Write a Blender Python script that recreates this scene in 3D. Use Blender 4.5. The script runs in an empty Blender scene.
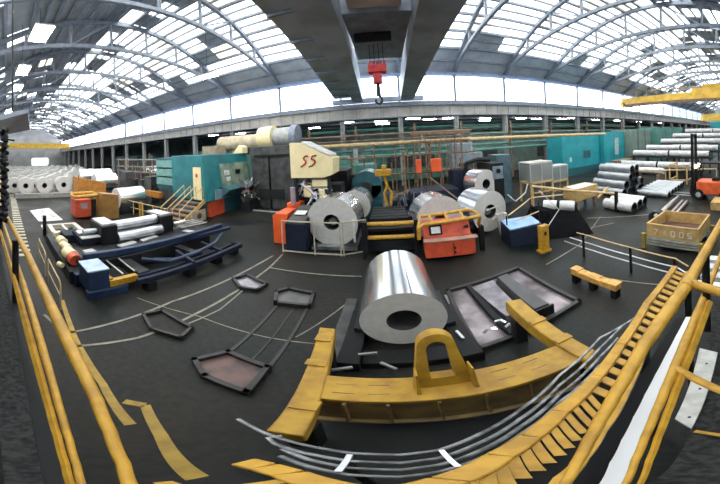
import bpy, math, random
from mathutils import Vector, Matrix
random.seed(7)
C = bpy.context.scene.collection
S = bpy.context.scene
PI = math.pi

# ------------------------------------------------------------------ camera, sky, exposure
CAM_H = 4.5
cam = bpy.data.cameras.new('camera'); cam.type = 'PANO'; cam.panorama_type = 'EQUIRECTANGULAR'
cam.longitude_min = (0 - 386) / 242; cam.longitude_max = (720 - 386) / 242
cam.latitude_min = -(484 - 145) / 242; cam.latitude_max = 145 / 242
cam.clip_start = 0.01; cam.clip_end = 500
co = bpy.data.objects.new('camera', cam); C.objects.link(co); S.camera = co
A = .0558
mr = Matrix(((math.cos(A), math.sin(A), 0), (0, 0, -1), (-math.sin(A), math.cos(A), 0))).to_4x4()
co.matrix_world = Matrix.Translation((0, 0, CAM_H)) @ mr

w = bpy.data.worlds.new('sky'); S.world = w; w.use_nodes = True
bg = w.node_tree.nodes['Background']
bg.inputs[0].default_value = (0.90, 0.95, 1.0, 1); bg.inputs[1].default_value = 4.6
S.view_settings.view_transform = 'Standard'; S.view_settings.look = 'None'
S.view_settings.exposure = 0.6; S.view_settings.gamma = 1; S.view_settings.use_curve_mapping = False
S.cycles.use_denoising = True
S.cycles.max_bounces = 7; S.cycles.diffuse_bounces = 4; S.cycles.glossy_bounces = 3
S.cycles.transparent_max_bounces = 16; S.cycles.sample_clamp_indirect = 2.5
S.cycles.caustics_reflective = False; S.cycles.caustics_refractive = False

# ------------------------------------------------------------------ materials
MATS = {}
def mat(name, col, rough=.6, metal=0., var=.15, scale=3., col2=None, bump=0., emit=None, spec=.5, detail=4, stretch=None):
    m = bpy.data.materials.new(name); m.use_nodes = True; nt = m.node_tree
    b = nt.nodes['Principled BSDF']
    b.inputs['Roughness'].default_value = rough; b.inputs['Metallic'].default_value = metal
    b.inputs['Specular IOR Level'].default_value = spec
    tc = nt.nodes.new('ShaderNodeTexCoord'); src = tc.outputs['Object']
    if stretch:
        mp = nt.nodes.new('ShaderNodeMapping'); mp.inputs['Scale'].default_value = stretch
        nt.links.new(src, mp.inputs[0]); src = mp.outputs[0]
    nz = nt.nodes.new('ShaderNodeTexNoise'); nz.inputs['Scale'].default_value = scale
    nz.inputs['Detail'].default_value = detail; nt.links.new(src, nz.inputs['Vector'])
    rp = nt.nodes.new('ShaderNodeValToRGB'); e = rp.color_ramp.elements
    c2 = col2 or tuple(max(0, c * (1 - var * 2)) for c in col)
    e[0].position = .35; e[0].color = (*c2, 1); e[1].position = .62; e[1].color = (*col, 1)
    nt.links.new(nz.outputs[0], rp.inputs[0]); nt.links.new(rp.outputs[0], b.inputs['Base Color'])
    if bump:
        bp = nt.nodes.new('ShaderNodeBump'); bp.inputs['Strength'].default_value = bump; bp.inputs['Distance'].default_value = .02
        nt.links.new(nz.outputs[0], bp.inputs['Height']); nt.links.new(bp.outputs[0], b.inputs['Normal'])
    if emit:
        b.inputs['Emission Color'].default_value = (*emit[:3], 1); b.inputs['Emission Strength'].default_value = emit[3]
    MATS[name] = m; return m
Y_ = mat('yellow paint', (.50, .27, .022), .42, scale=9, col2=(.33, .17, .015), bump=.1)
YD = mat('worn yellow paint', (.40, .23, .018), .5, scale=5, col2=(.27, .14, .015), bump=.3)
YR = mat('runway crane yellow', (.85, .52, .07), .5, scale=1)
BL = mat('black paint', (.009, .009, .01), .55, spec=.25)
BK = mat('dark machine steel', (.022, .023, .026), .5, metal=0, spec=.3, scale=6)
GR = mat('grimy dark panel', (.075, .075, .075), .6, scale=2, col2=(.03, .03, .03))
NV = mat('navy paint', (.012, .018, .036), .65, spec=.25, scale=4)
BU = mat('blue machine paint', (.012, .03, .075), .45, scale=3, col2=(.008, .018, .05))
TE = mat('teal enclosure paint', (.022, .20, .215), .45, scale=1.2, col2=(.015, .14, .155))
TB = mat('teal blue enclosure paint', (.022, .33, .37), .45, scale=.8, col2=(.018, .25, .29))
TD = mat('dark teal paint', (.03, .12, .14), .45)
GN = mat('sea green sheet', (.1, .27, .22), .6, scale=1)
GG = mat('grey green sheet', (.2, .27, .23), .6, scale=1)
ST = mat('roof steel', (.27, .30, .36), .55, scale=3)  # lightened base colour includes the haze under the roof
SB = mat('flare tinted eave sheet', (.3, .38, .58), .5, scale=2)  # bluish tone carries the lens flare over the eave
SG = mat('runway girder paint', (.52, .49, .45), .6, scale=1, col2=(.38, .36, .32))
LG = mat('light grey paint', (.42, .42, .41), .5, scale=3)
TG = mat('haze lifted girder paint', (.5, .56, .66), .5, scale=.8, col2=(.33, .37, .44))  # raised tone carries the pale haze over the crane underside
CR = mat('cream paint', (.9, .76, .42), .5, scale=2, col2=(.8, .67, .37))
CD = mat('cream duct', (.55, .47, .33), .55, scale=1.5)
WH = mat('white paint', (.8, .8, .78), .5, scale=3)
OR = mat('orange cabinet paint', (.85, .12, .02), .45, scale=2, col2=(.7, .09, .02))
RD = mat('orange red console paint', (.62, .09, .035), .42, scale=3, col2=(.45, .06, .03))
RH = mat('red hook paint', (.75, .05, .05), .45)
BR = mat('rusty brown steel', (.28, .17, .1), .7, scale=4, col2=(.12, .08, .06))
BO = mat('orange brown sheet', (.5, .2, .03), .5, scale=3, col2=(.28, .12, .03))
TN = mat('tan timber', (.6, .4, .16), .6, scale=3, stretch=(1, 1, 6), col2=(.45, .28, .1))
RX = mat('rusty tray bottom', (.13, .07, .06), .5, scale=2.5, col2=(.05, .035, .035), bump=.2)
PL = mat('wet plate', (.32, .3, .32), .3, metal=.6, scale=2.2, col2=(.13, .11, .12), bump=.2)
PT = mat('tread plate', (.035, .035, .034), .6, scale=30, bump=.6, col2=(.012, .012, .012), spec=.12)
AL = mat('bright aluminium strip', (.86, .87, .88), .22, metal=.95, scale=3, stretch=(1, .05, 1), col2=(.72, .73, .75))
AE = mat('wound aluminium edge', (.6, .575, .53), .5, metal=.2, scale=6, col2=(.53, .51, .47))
AP = mat('pale aluminium', (.6, .59, .57), .4, metal=.4, scale=3)
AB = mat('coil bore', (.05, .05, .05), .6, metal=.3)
CH = mat('silver pipe', (.62, .63, .65), .28, metal=.95, scale=2, col2=(.42, .43, .45))
RB = mat('black roll end', (.015, .015, .017), .5)
RP = mat('pale roll wrap', (.66, .65, .63), .45, metal=.2, scale=3)
RG = mat('grey roll', (.4, .42, .44), .3, metal=.6, scale=3)
MK = mat('painted floor line', (.26, .235, .175), .6, scale=4, col2=(.15, .14, .12))
MY = mat('yellow floor line', (.42, .26, .03), .55, scale=5, col2=(.28, .17, .02))
PN = mat('pink lilac paint', (.35, .28, .32), .5)
RUB = mat('matte black rubber', (.008, .008, .009), .95, spec=.05)
TAN = mat('tan pipe paint', (.62, .45, .22), .5)

def floor_mat():
    m = bpy.data.materials.new('worn factory floor'); m.use_nodes = True; nt = m.node_tree; b = nt.nodes['Principled BSDF']
    tc = nt.nodes.new('ShaderNodeTexCoord')
    n1 = nt.nodes.new('ShaderNodeTexNoise'); n1.inputs['Scale'].default_value = .45; n1.inputs['Detail'].default_value = 8
    n2 = nt.nodes.new('ShaderNodeTexNoise'); n2.inputs['Scale'].default_value = 9; n2.inputs['Detail'].default_value = 6
    nt.links.new(tc.outputs['Object'], n1.inputs['Vector']); nt.links.new(tc.outputs['Object'], n2.inputs['Vector'])
    r = nt.nodes.new('ShaderNodeValToRGB'); e = r.color_ramp.elements
    e[0].position = .40; e[0].color = (.004, .0075, .0072, 1); e[1].position = .62; e[1].color = (.025, .0215, .0175, 1)
    mx = nt.nodes.new('ShaderNodeMath'); mx.operation = 'MULTIPLY_ADD'; mx.inputs[1].default_value = .35; 
    nt.links.new(n2.outputs[0], mx.inputs[0])
    m2 = nt.nodes.new('ShaderNodeMath'); m2.operation = 'MULTIPLY'; m2.inputs[1].default_value = .65
    nt.links.new(n1.outputs[0], m2.inputs[0]); nt.links.new(m2.outputs[0], mx.inputs[2])
    nt.links.new(mx.outputs[0], r.inputs[0]); nt.links.new(r.outputs[0], b.inputs['Base Color'])
    rr = nt.nodes.new('ShaderNodeMapRange'); rr.inputs[1].default_value = .3; rr.inputs[2].default_value = .7
    rr.inputs[3].default_value = .36; rr.inputs[4].default_value = .62
    b.inputs['Specular IOR Level'].default_value = .2
    nt.links.new(n1.outputs[0], rr.inputs[0]); nt.links.new(rr.outputs[0], b.inputs['Roughness'])
    return m
FLOOR = floor_mat()
def glass_mat(name, col, transl=.3, frac=.35):
    m = bpy.data.materials.new(name); m.use_nodes = True; nt = m.node_tree; nt.nodes.clear()
    o = nt.nodes.new('ShaderNodeOutputMaterial'); t = nt.nodes.new('ShaderNodeBsdfTransparent'); t.inputs[0].default_value = (*col, 1)
    d = nt.nodes.new('ShaderNodeBsdfTranslucent'); d.inputs[0].default_value = (*col, 1)
    mx = nt.nodes.new('ShaderNodeMixShader'); mx.inputs[0].default_value = frac
    nt.links.new(t.outputs[0], mx.inputs[1]); nt.links.new(d.outputs[0], mx.inputs[2]); nt.links.new(mx.outputs[0], o.inputs[0])
    return m
GL = glass_mat('window glazing', (.95, .97, 1), frac=.08)
SK = glass_mat('fibreglass skylight', (.93, .93, .9), frac=.3)
SKY2 = glass_mat('yellowed fibreglass skylight', (.6, .57, .5), frac=.6)
def clear_mat():
    m = bpy.data.materials.new('clear polycarbonate'); m.use_nodes = True; nt = m.node_tree; nt.nodes.clear()
    o = nt.nodes.new('ShaderNodeOutputMaterial'); t = nt.nodes.new('ShaderNodeBsdfTransparent'); t.inputs[0].default_value = (.75, .8, .75, 1)
    g = nt.nodes.new('ShaderNodeBsdfDiffuse'); g.inputs[0].default_value = (.42, .43, .42, 1)
    mx = nt.nodes.new('ShaderNodeMixShader'); mx.inputs[0].default_value = .38
    nt.links.new(t.outputs[0], mx.inputs[1]); nt.links.new(g.outputs[0], mx.inputs[2]); nt.links.new(mx.outputs[0], o.inputs[0]); return m
PC = clear_mat()
LAMP = mat('lit lamp diffuser', (1, 1, 1), .5, emit=(1, .98, .95, 45))
LAMPF = mat('lit headlight', (1, 1, 1), .5, emit=(1, .75, .45, 30))

# ------------------------------------------------------------------ mesh helper
class MB:
    def __init__(s): s.v = []; s.f = []; s.mi = []
    def add(s, vs, fs, mi=0):
        o = len(s.v); s.v += [tuple(v) for v in vs]; s.f += [[i + o for i in f] for f in fs]; s.mi += [mi] * len(fs); return s
    def bx(s, x0, x1, y0, y1, z0, z1, mi=0):
        return s.hexa([(x0, y0, z0), (x1, y0, z0), (x1, y1, z0), (x0, y1, z0), (x0, y0, z1), (x1, y0, z1), (x1, y1, z1), (x0, y1, z1)], mi)
    def hexa(s, p, mi=0):
        return s.add(p, [(0, 3, 2, 1), (4, 5, 6, 7), (0, 1, 5, 4), (1, 2, 6, 5), (2, 3, 7, 6), (3, 0, 4, 7)], mi)
    def box(s, c, d, rz=0, mi=0, ry=0, rx=0):
        R = Matrix.Rotation(rz, 3, 'Z') @ Matrix.Rotation(ry, 3, 'Y') @ Matrix.Rotation(rx, 3, 'X')
        q = [(-1, -1, -1), (1, -1, -1), (1, 1, -1), (-1, 1, -1), (-1, -1, 1), (1, -1, 1), (1, 1, 1), (-1, 1, 1)]
        return s.hexa([Vector(c) + R @ Vector((a * d[0] / 2, b * d[1] / 2, e * d[2] / 2)) for a, b, e in q], mi)
    def bar(s, a, b, w, h, mi=0, up=(0, 0, 1)):
        a = Vector(a); b = Vector(b); d = (b - a).normalized(); u = Vector(up)
        if abs(d.dot(u)) > .98: u = Vector((0, 1, 0))
        x = d.cross(u).normalized(); z = x.cross(d).normalized()
        p = [q + x * (i * w / 2) + z * (j * h / 2) for q in (a, b) for i, j in ((-1, -1), (1, -1), (1, 1), (-1, 1))]
        return s.add(p, [(0, 1, 2, 3), (7, 6, 5, 4), (0, 4, 5, 1), (1, 5, 6, 2), (2, 6, 7, 3), (3, 7, 4, 0)], mi)
    def frame(s, d):
        d = d.normalized(); u = Vector((0, 0, 1)) if abs(d.z) < .95 else Vector((0, 1, 0))
        x = d.cross(u).normalized(); return x, x.cross(d).normalized()
    def cyl(s, a, b, r, n=12, r2=None, mi=0, cap=None):
        a = Vector(a); b = Vector(b); r2 = r if r2 is None else r2; x, z = s.frame(b - a); cap = mi if cap is None else cap
        an = [2 * PI * i / n for i in range(n)]
        A_ = [a + (x * math.cos(t) + z * math.sin(t)) * r for t in an]; B_ = [b + (x * math.cos(t) + z * math.sin(t)) * r2 for t in an]
        s.add(A_ + B_, [(i, (i + 1) % n, n + (i + 1) % n, n + i) for i in range(n)], mi)
        s.add(A_, [tuple(range(n - 1, -1, -1))], cap); s.add(B_, [tuple(range(n))], cap); return s
    def coil(s, a, b, R, r, n=32, m=(0, 1, 2)):
        a = Vector(a); b = Vector(b); x, z = s.frame(b - a); an = [2 * PI * i / n for i in range(n)]
        def ring(c, q): return [c + (x * math.cos(t) + z * math.sin(t)) * q for t in an]
        s.add(ring(a, R) + ring(b, R), [(i, (i + 1) % n, n + (i + 1) % n, n + i) for i in range(n)], m[0])
        s.add(ring(a, R) + ring(a, r), [(i, n + i, n + (i + 1) % n, (i + 1) % n) for i in range(n)], m[1])
        s.add(ring(b, R) + ring(b, r), [(i, (i + 1) % n, n + (i + 1) % n, n + i) for i in range(n)], m[1])
        s.add(ring(a, r) + ring(b, r), [(i, n + i, n + (i + 1) % n, (i + 1) % n) for i in range(n)], m[2]); return s
    def tube(s, pts, r, n=8, mi=0):
        pts = [Vector(p) for p in pts]; rings = []; prev = None
        rr = r if isinstance(r, (list, tuple)) else [r] * len(pts)
        for i, p in enumerate(pts):
            d = (pts[min(i + 1, len(pts) - 1)] - pts[max(i - 1, 0)]).normalized()
            if prev is None: x, z = s.frame(d)
            else:
                x = (prev - d * prev.dot(d)).normalized(); z = x.cross(d).normalized()
            prev = x
            rings.append([p + (x * math.cos(2 * PI * j / n) + z * math.sin(2 * PI * j / n)) * rr[i] for j in range(n)])
        vs = [v for q in rings for v in q]; fs = []
        for i in range(len(pts) - 1):
            fs += [(i * n + j, i * n + (j + 1) % n, (i + 1) * n + (j + 1) % n, (i + 1) * n + j) for j in range(n)]
        fs += [tuple(range(n - 1, -1, -1)), tuple(range((len(pts) - 1) * n, len(pts) * n))]
        return s.add(vs, fs, mi)
    def prism(s, poly, ax, t0, t1, mi=0):
        def pt(p, t): return {'x': (t, p[0], p[1]), 'y': (p[0], t, p[1]), 'z': (p[0], p[1], t)}[ax]
        n = len(poly); return s.add([pt(p, t0) for p in poly] + [pt(p, t1) for p in poly],
            [tuple(range(n - 1, -1, -1)), tuple(range(n, 2 * n))] + [(i, (i + 1) % n, n + (i + 1) % n, n + i) for i in range(n)], mi)
    def build(s, name, m, parent=None, bevel=0, loc=(0, 0, 0), rz=0, flat=False):
        me = bpy.data.meshes.new(name); me.from_pydata(s.v, [], s.f)
        ms = m if isinstance(m, (list, tuple)) else [m]
        for q in ms: me.materials.append(q)
        me.polygons.foreach_set('material_index', s.mi)
        if not flat:
            me.polygons.foreach_set('use_smooth', [True] * len(me.polygons)); me.set_sharp_from_angle(angle=math.radians(38))
        import bmesh
        bm = bmesh.new(); bm.from_mesh(me); bmesh.ops.recalc_face_normals(bm, faces=bm.faces); bm.to_mesh(me); bm.free()
        me.update()
        o = bpy.data.objects.new(name, me); C.objects.link(o); o.location = loc; o.rotation_euler = (0, 0, rz)
        if parent: o.parent = parent
        if bevel:
            b = o.modifiers.new('bevel', 'BEVEL'); b.width = bevel; b.segments = 2; b.limit_method = 'ANGLE'
        return o
def thing(name, label, cat, loc=(0, 0, 0), rz=0, group=None):
    o = bpy.data.objects.new(name, None); C.objects.link(o); o.location = loc; o.rotation_euler = (0, 0, rz)
    o.empty_display_size = .2
    return tag(o, label, cat, group)
def tag(o, label, cat, group=None, kind=None):
    o['label'] = label; o['category'] = cat
    if group: o['group'] = group
    if kind: o['kind'] = kind
    return o
def struct(name, mb, m, **k):
    o = mb.build(name, m, **k); o['kind'] = 'structure'; return o
def dup(root, loc=None, rz=None, label=None, group=None):
    r = root.copy(); C.objects.link(r)
    if loc is not None: r.location = loc
    if rz is not None: r.rotation_euler = (0, 0, rz)
    if label: r['label'] = label
    if group: r['group'] = group
    for ch in list(root.children):
        c = ch.copy(); C.objects.link(c); c.parent = r
        for g in list(ch.children):
            d = g.copy(); C.objects.link(d); d.parent = c
    return r

# ------------------------------------------------------------------ setting
XL, XR, YN, YF, YB = -111., 112., -6., 26., 52.
struct('floor', MB().bx(XL, XR, YN, YB, -.2, 0), FLOOR)
def roofz(y): return 18.0 - .0249 * (y - 11) ** 2
YS = [-4, -2, 0, 2, 4, 6, 8, 9.6, 11.2, 13, 15, 17, 19, 21, 23, 26]
cols_x = [-4.6]
while cols_x[-1] > -104: cols_x.append(cols_x[-1] - 7.2)
cx = [1.7]
while cx[-1] < 105: cx.append(cx[-1] + 6.2)
cols_x = sorted(cols_x + cx)
opaque, glaz, glaz2 = MB(), MB(), MB()
for bi in range(len(cols_x) - 1):
    x0, x1 = cols_x[bi], cols_x[bi + 1]; n = 3
    for k in range(n):
        a = x0 + (x1 - x0) * k / n; b = x0 + (x1 - x0) * (k + 1) / n
        for j in range(len(YS) - 1):
            y0, y1 = YS[j], YS[j + 1]; ym = (y0 + y1) / 2
            if ym > 23: p = 0
            elif ym > 17: p = .74
            elif ym > 9.7: p = .93
            elif ym > 7: p = .35
            elif ym > 1: p = .16
            else: p = .1
            if a < -4 and ym < 9.7: p = .13
            if a < -4 and 9.7 < ym < 13: p = .55
            if a > 12 and ym < 9.7: p = .22 if ym < 7 else .45
            if -6 < a < 6 and 16 < ym < 22: p = 1
            if -15 < a < 13 and ym < 9: p = .9  # extra skylights out of view, added to light the machine fronts
            z0, z1 = roofz(y0), roofz(y1); g = random.random()
            q = [(a, y0, z0), (b, y0, z0), (b, y1, z1), (a, y1, z1)]
            q += [(x, y, z + .06) for x, y, z in q]
            (opaque if g > p else (glaz2 if random.random() < .09 else glaz)).hexa(q)
RS = mat('corrugated roof sheet', (.52, .56, .6), .6, scale=.8, col2=(.4, .43, .48))  # sheet colour lifted to take in the haze below the roof
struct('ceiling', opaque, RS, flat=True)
o = struct('window_roof_skylights', glaz, SK, flat=True); o.name = 'window_1'
o = struct('window_2', glaz2, SKY2, flat=True)
pur = MB()
for y in YS[1:]:
    pur.bx(XL, XR, y - .13, y + .13, roofz(y) - .3, roofz(y) - .02)
for y in (12.1, 14, 16, 18, 20, 22, 24.5, 7, 8.8, 5, 3):
    pur.bx(XL, XR, y - .08, y + .08, roofz(y) - .24, roofz(y) - .04)
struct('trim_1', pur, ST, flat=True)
# one roof truss, copied down the hall
def lowz(y): return 14.7 - .0098 * (y - 11) ** 2
tr = MB(); N = 16; ys = [-4 + 30 * i / N for i in range(N + 1)]
for i in range(N):
    tr.bar((0, ys[i], roofz(ys[i]) - .4), (0, ys[i + 1], roofz(ys[i + 1]) - .4), .34, .44, up=(0, 0, 1))
    tr.bar((0, ys[i], lowz(ys[i])), (0, ys[i + 1], lowz(ys[i + 1])), .28, .34)
for i in range(1, N, 2):
    tr.bar((0, ys[i], lowz(ys[i])), (0, ys[i], roofz(ys[i]) - .4), .2, .2, up=(0, 1, 0))
for i in range(1, N - 2, 4):
    tr.bar((0, ys[i], lowz(ys[i])), (0, ys[i + 2], roofz(ys[i + 2]) - .4), .14, .14)
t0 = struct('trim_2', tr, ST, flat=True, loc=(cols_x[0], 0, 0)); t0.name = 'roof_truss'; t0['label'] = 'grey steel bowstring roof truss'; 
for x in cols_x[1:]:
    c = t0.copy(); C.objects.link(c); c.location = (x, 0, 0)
# eave sheet above the windows
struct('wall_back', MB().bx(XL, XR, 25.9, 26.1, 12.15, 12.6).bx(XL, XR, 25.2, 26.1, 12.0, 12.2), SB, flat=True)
# window band, one per bay
pane = MB().bx(0, 1, 26.0, 26.03, 9.1, 12.05)
wi = 3
pmesh = None
for bi in range(len(cols_x) - 1):
    x0, x1 = cols_x[bi], cols_x[bi + 1]
    m = MB().bx(x0 + .1, x1 - .1, 26.0, 26.03, 9.1, 12.05)
    struct('window_%d' % wi, m, GL, flat=True); wi += 1
for x in cols_x:                       # mullions + columns
    wd = .28 if abs(x + 19) > .1 and abs(x - cols_x[cols_x.index(x)]) < 1 and round((x + 4.6) / 7.2) % 4 == 2 and x < 0 else .11
    m = MB().bx(x - wd, x + wd, 25.75, 25.98, 9.1, 12.1)
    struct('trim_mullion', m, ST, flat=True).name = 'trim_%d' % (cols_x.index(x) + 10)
    c = MB().bx(x - .22, x + .22, 25.8, 25.86, 0, 7.45).bx(x - .22, x + .22, 26.34, 26.4, 0, 7.45).bx(x - .04, x + .04, 25.8, 26.4, 0, 7.45)
    struct('wall_column', c, LG, flat=True)
# crane runway girder with stiffeners
g = MB().bx(XL, XR, 25.7, 25.95, 7.45, 8.55, 0).bx(XL, XR, 25.3, 26.3, 8.55, 8.72, 1).bx(XL, XR, 25.8, 26.2, 8.72, 9.1, 1)
g.bx(XL, XR, 25.45, 25.55, 8.72, 8.86, 1).bx(XL, XR, 25.55, 26.1, 7.38, 7.46, 1)
x = XL + .7
while x < XR:
    g.bx(x, x + .05, 25.64, 25.71, 7.5, 8.55, 1); x += 1.45
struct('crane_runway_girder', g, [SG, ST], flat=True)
g = MB().bx(XL, XR, -5.4, -5.0, 7.6, 8.8)
struct('crane_runway_girder', g, [SG], flat=True)
# walls
struct('wall_near', MB().bx(XL, XR, -6.2, -6, 0, 9.0).bx(XL, XR, -6.2, -6, 12.2, 12.6).bx(XL, XR, -6, -3.9, 12.3, 12.6), GR, flat=True)
ew = MB().bx(XL - .2, XL, -6, 12, 0, 9).bx(XL - .2, XL, 12, 19.5, 0, 1.4).bx(XL - .2, XL, 12, 19.5, 4.6, 9).bx(XL - .2, XL, 19.5, 52, 0, 9).bx(XL - .2, XL, -6, 26, 9, 18)
struct('wall_left', ew, mat('end wall sheet', (.3, .3, .3), .7, scale=.3), flat=True)
struct('window_50', MB().bx(XL - .12, XL - .08, 12, 19.5, 1.4, 4.6), SK, flat=True)
struct('window_51', MB().bx(XL, XR, -6.12, -6.08, 9.0, 12.2), GL, flat=True)  # unseen window band added behind the camera as front light
struct('wall_right', MB().bx(XR, XR + .2, -6, 52, 0, 18), GG, flat=True)
# neighbouring aisle beyond the columns
struct('wall_far', MB().bx(XL, XR, YB, YB + .2, 0, 11), mat('far green wall', (.2, .34, .32), .7, scale=.3, col2=(.1, .15, .17)), flat=True)
struct('ceiling_neighbour_aisle', MB().bx(XL, XR, 26.45, YB, 8.95, 9.05), mat('dark roof sheet', (.25, .28, .34), .7, scale=.5), flat=True).name = 'ceiling_far'
bm_ = MB()
for x in range(-100, 110, 8): bm_.bx(x, x + .3, 26.5, YB, 8.5, 8.95)
for y in (32, 39, 46): bm_.bx(XL, XR, y, y + .2, 8.2, 8.5)
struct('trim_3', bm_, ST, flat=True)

# floor lines
fl = MB()
def line(mb, pts, wd, z=.006):
    for a, b in zip(pts, pts[1:]):
        mb.bar((a[0], a[1], z), (b[0], b[1], z), wd, .008)
line(fl, [(-5.9, .9), (-4.95, 1.2), (-5.05, 2.7), (-5.15, 4), (-4.8, 7), (-4.6, 8.6)], .07)
line(fl, [(-4.4, 1.2), (-4.2, 2.4), (-4.25, 4), (-4.2, 7.5), (-4.3, 8.9)], .07)
line(fl, [(-4.2, 7.55), (-1.0, 7.5)], .05)
line(fl, [(-5.9, 3.4), (-4.1, 3.95), (-2.4, 4), (-1.2, 4.1)], .025)
line(fl, [(-4.1, 5.7), (-3.95, 4.5), (-4.05, 3.4)], .04)
line(fl, [(-1.2, 5.9), (-1.9, 4.2)], .03)
line(fl, [(5.6, 8.6), (9.4, 7.0)], .05); line(fl, [(4.6, 6.2), (6.6, 6.6), (9.8, 8.2)], .04)
line(fl, [(9.2, 8.6), (11.3, 6.1)], .06); line(fl, [(4.9, 5.2), (5.6, 2.6)], .04)
line(fl, [(-10.3, 19), (-6.2, 12.2)], .05)
struct('floor_marking', fl, MK, flat=True).name = 'trim_4'
yl = MB()
line(yl, [(-6.6, 1.5), (-4.6, 1.3), (-4.0, 1.27), (-3.1, 1.2), (-2.02, 1.0)], .11)
line(yl, [(-2.55, 1.22), (-2.35, 1.36), (-1.69, 1.07), (-.77, .58), (-.3, .35)], .11)
struct('trim_5', yl, MY, flat=True)
zb = MB()
x = -30
while x < -10.6:
    zb.bx(x, x + .26, .5, 1.1, 0, .012); x += .62
struct('trim_6', zb, mat('white floor bars', (.6, .56, .42), .6), flat=True)

# ------------------------------------------------------------------ lamps
def lamp(x, y, z, L, W, label, group=None, rz=0):
    t = thing('ceiling_lamp', label, 'lamp', (x, y, z), rz, group)
    MB().bx(-L / 2, L / 2, -W / 2, W / 2, .06, .2).build('lamp_housing', LG, t, flat=True)
    MB().bx(-L / 2 + .05, L / 2 - .05, -W / 2 + .03, W / 2 - .03, 0, .06).build('diffuser', LAMP, t, flat=True)
    MB().cyl((0, 0, .2), (0, 0, (roofz(y) - z) if y < 26 else (8.96 - z)), .02, 6).build('suspension_rod', BK, t)
    return t
LAMPS_MAIN = [(-16, 2.4, 13.6, 'largest and brightest lit high bay lamp, above the coil field aisle'),
 (-18, 1.3, 11.3, 'lit high bay lamp directly below the largest and brightest lamp'),
 (-24, 1.2, 11.7, 'lit high bay lamp second above the dark hanging hood'),
 (-22, 8.3, 12.5, 'lit high bay lamp alone under a roof truss between coil field and teal enclosure'),
 (-14, 15.8, 11.5, 'lit high bay lamp high over the teal enclosure'),
 (-30, .4, 10.3, 'lit high bay lamp just beside the dark hanging hood')]
for x, y, z, l in LAMPS_MAIN: lamp(x, y, z, 2.6 if z > 13 else 1.9, 1.3 if z > 13 else .9, l, rz=.1)
i = 0
for (px, y, z) in [(-44, 3, 12.8), (-52, 2, 12.8), (-62, 3, 12.8), (-48, 12, 13.6), (-60, 12, 13.6)]:
    lamp(px, y, z, 1.8, .9, 'small lit high bay lamp far off over the coil field', 'far high bay lamps over the coil field')
for (x, y, z) in [(-5.7, 37, 8.3), (-.6, 37, 8.1), (-.3, 33, 7.4), (3.9, 33, 7.9), (6.9, 37, 8.1), (10.3, 38, 8.3), (16.7, 38, 8.1), (17.5, 40, 7.9),
                  (24, 38, 8.1), (27.5, 38, 8.0), (34, 38, 8.1), (37, 38, 8.3), (-12, 40, 8.1), (-26, 38, 8.1), (-31, 36, 8.1), (45, 38, 8.1), (54, 38, 8.1), (66, 38, 8.1), (82, 38, 8.1)]:
    lamp(x, y, z, 1.9, .9, 'lit rectangular lamp in the neighbouring aisle beyond the columns', 'lamps of the neighbouring aisle')

# ------------------------------------------------------------------ overhead bridge crane
t = thing('bridge_crane', 'large dark grey double girder overhead crane spanning above the coil line', 'crane')
def girder(a0, a1, b0, b1, zb, zt, name, m, parent):   # a: near end x-range, b: far end x-range
    mb = MB(); mb.hexa([(a0, -4.5, zb), (a1, -4.5, zb), (b1, 25.4, zb), (b0, 25.4, zb), (a0, -4.5, zt), (a1, -4.5, zt), (b1, 25.4, zt), (b0, 25.4, zt)])
    return mb.build(name, m, parent, flat=True)
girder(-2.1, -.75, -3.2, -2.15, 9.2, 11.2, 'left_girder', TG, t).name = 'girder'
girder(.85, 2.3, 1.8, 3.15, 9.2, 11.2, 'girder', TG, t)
girder(-2.75, -2.1, -5.2, -3.2, 9.75, 9.9, 'walkway_deck', mat('crane walkway underside', (.5, .53, .55), .6, scale=.5), t)
wp = MB()
for k in range(9):
    y = 2 + k * 2.7; f = (y + 4.5) / 29.9; xa = -2.75 - 2.4 * f; xb = -2.12 - 1.1 * f
    wp.bx(xa, xb, y, y + .12, 9.6, 9.75)
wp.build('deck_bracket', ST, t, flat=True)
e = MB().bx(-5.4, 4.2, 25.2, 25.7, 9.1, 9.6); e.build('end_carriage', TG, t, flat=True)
tr_ = thing('crane_trolley', 'dark hoist trolley sitting between the two overhead crane girders', 'crane trolley')
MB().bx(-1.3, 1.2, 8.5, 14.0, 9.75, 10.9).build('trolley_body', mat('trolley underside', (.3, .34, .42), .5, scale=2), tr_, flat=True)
MB().bx(-1.0, .8, 6.6, 8.3, 9.85, 11).build('pale_roof_stand_in', mat('pale pink roof stand-in', (.85, .74, .66), .6, scale=1, col2=(.6, .52, .46)), tr_, flat=True)  # added pale box in place of the bright roof glimpsed past the trolley
dm = MB().cyl((-1.1, 10.6, 9.65), (.5, 10.6, 9.65), .28, 14); dm.build('rope_drum', BK, tr_)
hb = thing('hook_block', 'red crane hook block hanging from the overhead trolley', 'hook', (-.2, 11, -.18))
MB().bx(-.42, .42, -.25, .25, 8.05, 8.45).bx(-.2, .2, -.2, .2, 7.55, 8.05).build('block_housing', RH, hb, bevel=.04)
sv = MB()
for k in range(5): sv.cyl((-.36 + k * .18, 0, 8.4), (-.3 + k * .16, 0, 8.7), .05, 8)
sv.build('sheave', RH, hb)
wr = MB()
for k in (-.3, -.1, .1, .3): wr.cyl((k, 0, 8.5), (k, -.2, 9.5), .015, 6)
wr.build('wire_rope', BK, hb)
hk = MB().cyl((0, 0, 6.95), (0, 0, 7.6), .11, 10, r2=.07)
hk.tube([(0, 0, 7.0), (.13, 0, 6.85), (.14, 0, 6.68), (0, 0, 6.58), (-.13, 0, 6.66), (-.15, 0, 6.8)], .055, 8)
hk.build('hook', BK, hb)
tg = thing('lifting_tong', 'yellow lifting tong hanging on a long green rope in front of dark blue machinery', 'lifting tong', (-.15, 11, 0))
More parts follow.
